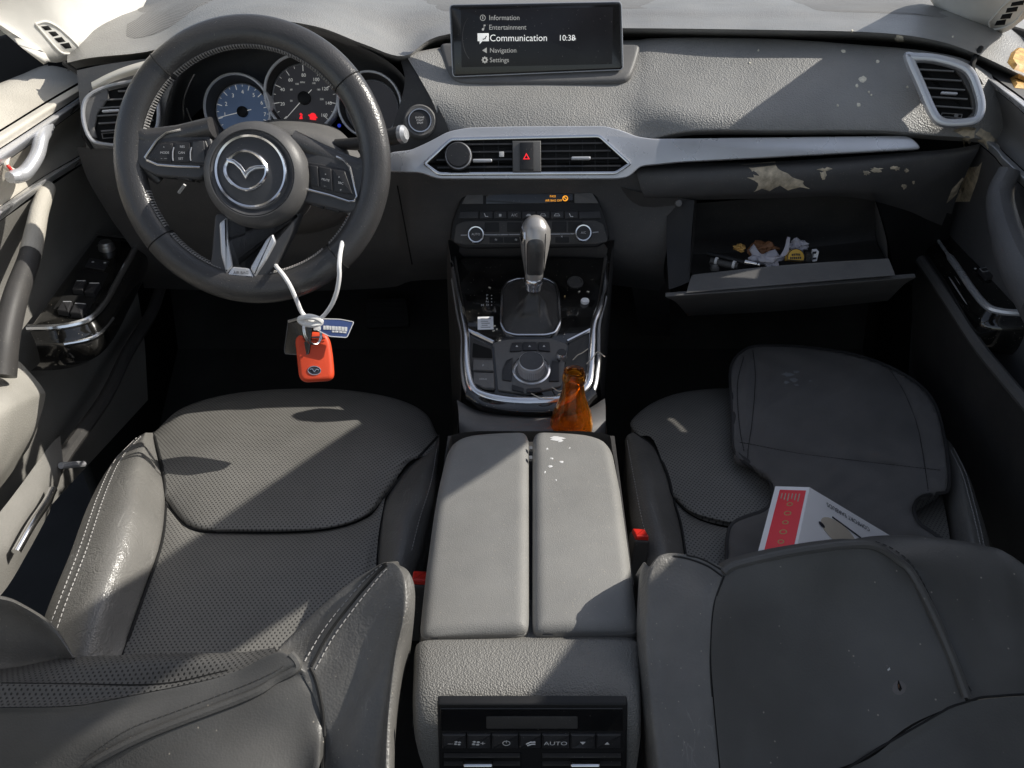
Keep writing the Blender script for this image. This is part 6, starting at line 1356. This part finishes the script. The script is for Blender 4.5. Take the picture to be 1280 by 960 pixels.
for k in range(6):
    a_, b_ = sp2(.74-.10*k, .10), sp2(.74-.10*k, .17+.015*(k % 3)); mb.tube([FSp.at(a_[0], a_[1], .0007), FSp.at(b_[0], b_[1], .0007)], .0007, n=4)
mb.build('panel_print', M['cream'], box)
mb = MB(); mb.plate(FSp, circ(sp2(.40, .90), .012, 20, .008), .0004, .0001, .0006); ib = mb.build('earbud_picture', M['cream'], box)
mb = MB(); mb.plate(FSp, circ(sp2(.30, .86), .004, 14, .003), .0003, .0001, .0011); mb.build('earbud_tip', M['ink'], box)
nF = (C_-B_).cross(rl).normalized(); nF = nF if nF.dot(CAM-B_) > 0 else -nF
FF = Frame(B_, nF, (-rd).normalized()); c2 = lu(C_, FF); f2 = lu(B_+rl, FF)
def fp(s, t): return (c2[0]*s + f2[0]*t, c2[1]*s + f2[1]*t)
rotF = math.atan2(c2[1], c2[0])
text('carton_text', 'COMFORT EARBUDS', FF, *fp(.48, .085), .0092, M['ink'], box, .0006, rot=rotF+math.pi, sx=.88)
mb = MB(); c_ = fp(.40, .34); mb.plate(FF, [V((c_[0]+.030*math.cos(t*.2618)*math.cos(rotF)-.017*math.sin(t*.2618)*math.sin(rotF), c_[1]+.030*math.cos(t*.2618)*math.sin(rotF)+.017*math.sin(t*.2618)*math.cos(rotF))) for t in range(24)], .0004, .0001, .0003); mb.build('earbud_picture', M['cream'], box)
mb = MB(); mb.plate(FF, circ(fp(.20, .36), .005, 14, .003), .0003, .0001, .0008); mb.tube([FF.at(*fp(.30, .20), .0008), FF.at(*fp(.6, .24), .0008), FF.at(*fp(.90, .30), .0008)], .0009, n=4); mb.build('picture_outline', M['ink'], box)
mb = MB(); mb.plate(FF, rc([fp(.66, .36), fp(.92, .42), fp(.90, .62), fp(.62, .60)], .004), .0004, .0001, .0009); mb.build('earbud_case', M['gold'], box)
# things in the open glove box
Tgb = bvh(gb, gi)
def gpt(px, py, Y): return ay(px, py, Y)
mb = MB(); mb.tube([gpt(884, 317, 1.19), gpt(905, 322, 1.175), gpt(925, 327, 1.16), gpt(948, 331, 1.14)], [.004, .005, .005, .004], n=10); pn = mb.build('pen', M['darker'], label='black pen with silver tip lying in the open glove box', cat='pen')
mb = MB(); mb.tube([gpt(932, 327.5, 1.152), gpt(950, 331, 1.138)], [.0052, .0025], n=10); mb.build('pen_tip', M['chrome'], pn)
mb = MB(); mb.tube([gpt(888, 326, 1.17), gpt(905, 330, 1.16), gpt(922, 333, 1.15)], .006, n=10); t2 = mb.build('torch', M['dark'], label='short dark torch with pale bands in the open glove box', cat='torch')
mb = MB()
for px, py, Y in ((894, 326, 1.166), (916, 330.5, 1.152)): mb.tube([gpt(px, py, Y), gpt(px+3, py+.6, Y-.002)], .0066, n=10)
mb.build('torch_band', M['print'], t2)
mb = MB(); mb.box(gpt(893, 335, 1.15), V((.012, 0, 0)), V((0, .012, 0)), V((0, 0, .006))); mb.build('cap', M['metalgrey'], label='tiny grey cap near the left end of the open glove box', cat='cap')
def crumple(px, py, Y, rx, ry, rz, m, nm, lab, cat, seed):
    rnd = random.Random(seed); bm = bmesh.new(); bmesh.ops.create_icosphere(bm, subdivisions=3, radius=1)
    c = gpt(px, py, Y); ph = [rnd.uniform(0, 6) for _ in range(6)]
    mb = MB(); vs = []
    for v in bm.verts:
        p = v.co; k = 1 + .35*math.sin(3.1*p.x+ph[0]+2*p.z)*math.sin(2.7*p.y+ph[1]) + .28*math.sin(7*p.z+ph[2]+3*p.x)*math.cos(6*p.x+ph[3]) + .1*rnd.uniform(-1, 1)
        vs.append(c+V((p.x*rx*k, p.y*ry*k, p.z*rz*k)))
    mb.add(vs, [tuple(v.index for v in f.verts) for f in bm.faces]); bm.free()
    return mb.build(nm, m, label=lab, cat=cat, ang=25)
crumple(958, 324, 1.16, .022, .016, .010, M['tissue'], 'crumpled_tissue', 'crumpled pale tissue in the middle of the open glove box', 'tissue', 3)
crumple(998, 307, 1.19, .016, .012, .010, M['tissue'], 'crumpled_tissue', 'crumpled tissue lump behind the yellow tin in the glove box', 'tissue', 5)
crumple(953, 311, 1.19, .020, .012, .010, M['brownleaf'], 'brown_wrapper', 'brown crumpled wrapper at the back of the open glove box', 'wrapper', 8)
crumple(925, 310, 1.20, .010, .008, .005, M['rust'], 'wrapper_scrap', 'small orange brown scrap left of the brown wrapper', 'scrap', 9)
mb = MB(); mb.sheet([[gpt(936, 312, 1.18), gpt(942, 305, 1.18)], [gpt(945, 324, 1.16), gpt(952, 318, 1.16)], [gpt(966, 329, 1.14), gpt(968, 322, 1.14)], [gpt(979, 313, 1.16), gpt(984, 318, 1.155)], [gpt(984, 296, 1.18), gpt(988, 297, 1.175)]], 3, 4); mb.build('folded_receipt', M['tissue'], label='folded pale paper strip sticking up in the glove box', cat='paper', solid=.001)
FY = Frame(gpt(995, 322, 1.15), V((.05, -.85, .5)).normalized()); mb = MB(); yp = [V((.0145*math.cos(R(a)), .0145*math.sin(R(a)))) for a in range(-25, 206, 11)]
mb.plate(FY, yp, .01, .001, -.01); yt = mb.build('round_tin', M['yellow'], label='round yellow tin with black lettering in the open glove box', cat='tin')
mb = MB()
for k, (x, y, w_) in enumerate(((-.006, .0045, .002), (-.003, .0048, .0022), (.0002, .005, .002), (.0032, .0048, .0022), (.006, .0045, .0018), (-.0085, -.0005, .0022), (-.0055, -.0005, .002), (-.0025, -.0005, .0022), (.0006, -.0005, .0022), (.0038, -.0005, .002), (.007, -.0005, .0022))): mb.fbox(FY, x-w_/2, y-.0017, x+w_/2, y+.0017, .0001, .0004)
mb.build('tin_print', M['ink'], yt)
mb = MB(); mb.rim(FY, yp, .0012, .0004, .0001, 0); mb.build('tin_edge', M['ink'], yt)
mb = MB(); mb.box(gpt(1018, 319, 1.155), V((.007, 0, .001)), V((0, .012, 0)), V((0, 0, .016))); bx_ = mb.build('small_carton', M['paper'], label='tiny black and white carton right of the yellow tin', cat='carton')
mb = MB(); mb.box(gpt(1018, 316, 1.149), V((.0055, 0, .001)), V((0, .0006, 0)), V((0, 0, .004))); mb.box(gpt(1018, 323, 1.149), V((.0055, 0, .001)), V((0, .0006, 0)), V((0, 0, .003))); mb.build('carton_print', M['ink'], bx_)
mb = MB(); mb.box(gpt(1010, 321, 1.152), V((.008, 0, 0)), V((0, .01, 0)), V((0, 0, .012))); mb.build('dark_case', M['dark'], label='small dark case between the yellow tin and tiny carton', cat='case')
# pill and crumbs on the shift panel
Tpan = bvh(panel)
def onp(px, py, off=0): return hit(px, py, Tpan, off)
p = onp(731, 378, .003)
mb = MB(); FP = Frame(p, FK.w, FK.v); mb.lathe(FP, (0, 0), [(.0065, -.003), (.0072, 0), (.0062, .003), (0, .0035)], 20, ell=.8); mb.build('pale_pebble', M['paper'], label='pale pebble on the glossy shift panel beside the gear surround', cat='pebble')
FL_ = []
for k, (px, py) in enumerate(((706, 371), (612, 360), (618, 408), (621, 412), (724, 365), (735, 365), (617, 414))):
    q = onp(px, py, .001)
    if q is None: continue
    mb = MB(); a = random.uniform(0, 3); mb.box(q, V((.004*math.cos(a), .004*math.sin(a), 0)), V((-.002*math.sin(a), .002*math.cos(a), 0)), V((0, 0, .0012)))
    mb.build('crumb', M['glue'] if k != 0 else M['gold'], label='tiny pale crumb scattered on the glossy shift panel', cat='crumb', group='crumbs on the shift panel')
# small dry grass blades by the controller
for k, L in enumerate(([(716, 450, .006), (722, 444, .012), (728, 441, .009), (735, 436, .004)], [(664, 492, .004), (676, 497, .012), (690, 498, .009), (700, 492, .004)], [(733, 455, .004), (741, 447, .01), (747, 440, .006), (756, 446, .002)], [(690, 484, .004), (700, 489, .01), (712, 480, .006)])):
    P = [FK.at(*kp([(a, b)], w)[0], w) for a, b, w in L]; mb = MB(); mb.tube(cr(P, 5), .0009, n=4)
    mb.build('dry_stalk', M['cream'], label=('thin dry stalk beside the small volume dial', 'thin dry stalk on the near lip of the shift panel', 'bent dry stalk over the right chrome rail', 'short dry stalk left of the bottle neck')[k], cat='dry stalk')
# paper in the passenger door pocket
mb = MB(); mb.sheet([[ax(1256, 596, .765), ax(1290, 560, .765)], [ax(1262, 610, .762), ax(1295, 580, .762)], [ax(1285, 640, .77), ax(1320, 620, .77)]], 4, 4); mb.build('folded_paper', M['paper'], label='pale folded paper poking from the passenger door pocket', cat='paper', solid=.002)
# pedals and driver footwell
mb = MB(); Fp = Frame(ay(484, 390, 1.55), V((0, -.8, .6)).normalized()); mb.plate(Fp, rc(Fp.pp([(456, 374), (508, 372), (512, 408), (456, 410)]), .01), .02, .004, -.02); pd = mb.build('brake_pedal', M['carpet'], label='dark rubber brake pedal deep in the driver footwell', cat='pedal')
mb = MB()
for k in range(5): mb.tube([Fp.at(*Fp.pix(a, 378+k*6.5), .001) for a in (461, 506)], .003, n=6)
mb.build('pedal_rib', M['carpet'], pd)
# ================================================================== light, world, camera
w = bpy.data.worlds.new('World'); SC.world = w; w.use_nodes = True
nt = w.node_tree; bg = nt.nodes['Background']; sky = nt.nodes.new('ShaderNodeTexSky'); sky.sky_type = 'NISHITA'; sky.sun_disc = False
SUN = V((.183, .04, .146)).normalized()
el = math.asin(SUN.z); az_ = math.atan2(SUN.x, SUN.y)
sky.sun_elevation = el; sky.sun_rotation = az_; sky.altitude = 200; sky.air_density = 1.0; sky.dust_density = 1.5
hs = nt.nodes.new('ShaderNodeHueSaturation'); hs.inputs['Saturation'].default_value = .6; nt.links.new(sky.outputs[0], hs.inputs['Color']); nt.links.new(hs.outputs[0], bg.inputs[0]); bg.inputs[1].default_value = .15
sl_ = bpy.data.lights.new('sun', 'SUN'); sl_.energy = 5.0; sl_.angle = R(.5); sl_.color = (1, .95, .86)
so = bpy.data.objects.new('sun', sl_); COL.objects.link(so); so.rotation_euler = (-SUN).to_track_quat('-Z', 'Y').to_euler(); so.location = (2, 1, 4)
cd = bpy.data.cameras.new('camera'); co = bpy.data.objects.new('camera', cd); COL.objects.link(co)
cd.sensor_width = 36; cd.lens = 36*FPX/1280; cd.clip_start = .02; cd.clip_end = 500
co.location = CAM; co.rotation_euler = (math.pi/2-PIT, 0, 0); SC.camera = co
SC.render.engine = 'CYCLES'; SC.cycles.use_denoising = True; SC.cycles.max_bounces = 10; SC.cycles.transmission_bounces = 10
try: SC.cycles.denoiser = 'OPENIMAGEDENOISE'
except Exception: pass
SC.cycles.sample_clamp_indirect = 4
SC.view_settings.view_transform = 'Standard'; SC.view_settings.look = 'None'; SC.view_settings.exposure = 0; SC.view_settings.gamma = 1
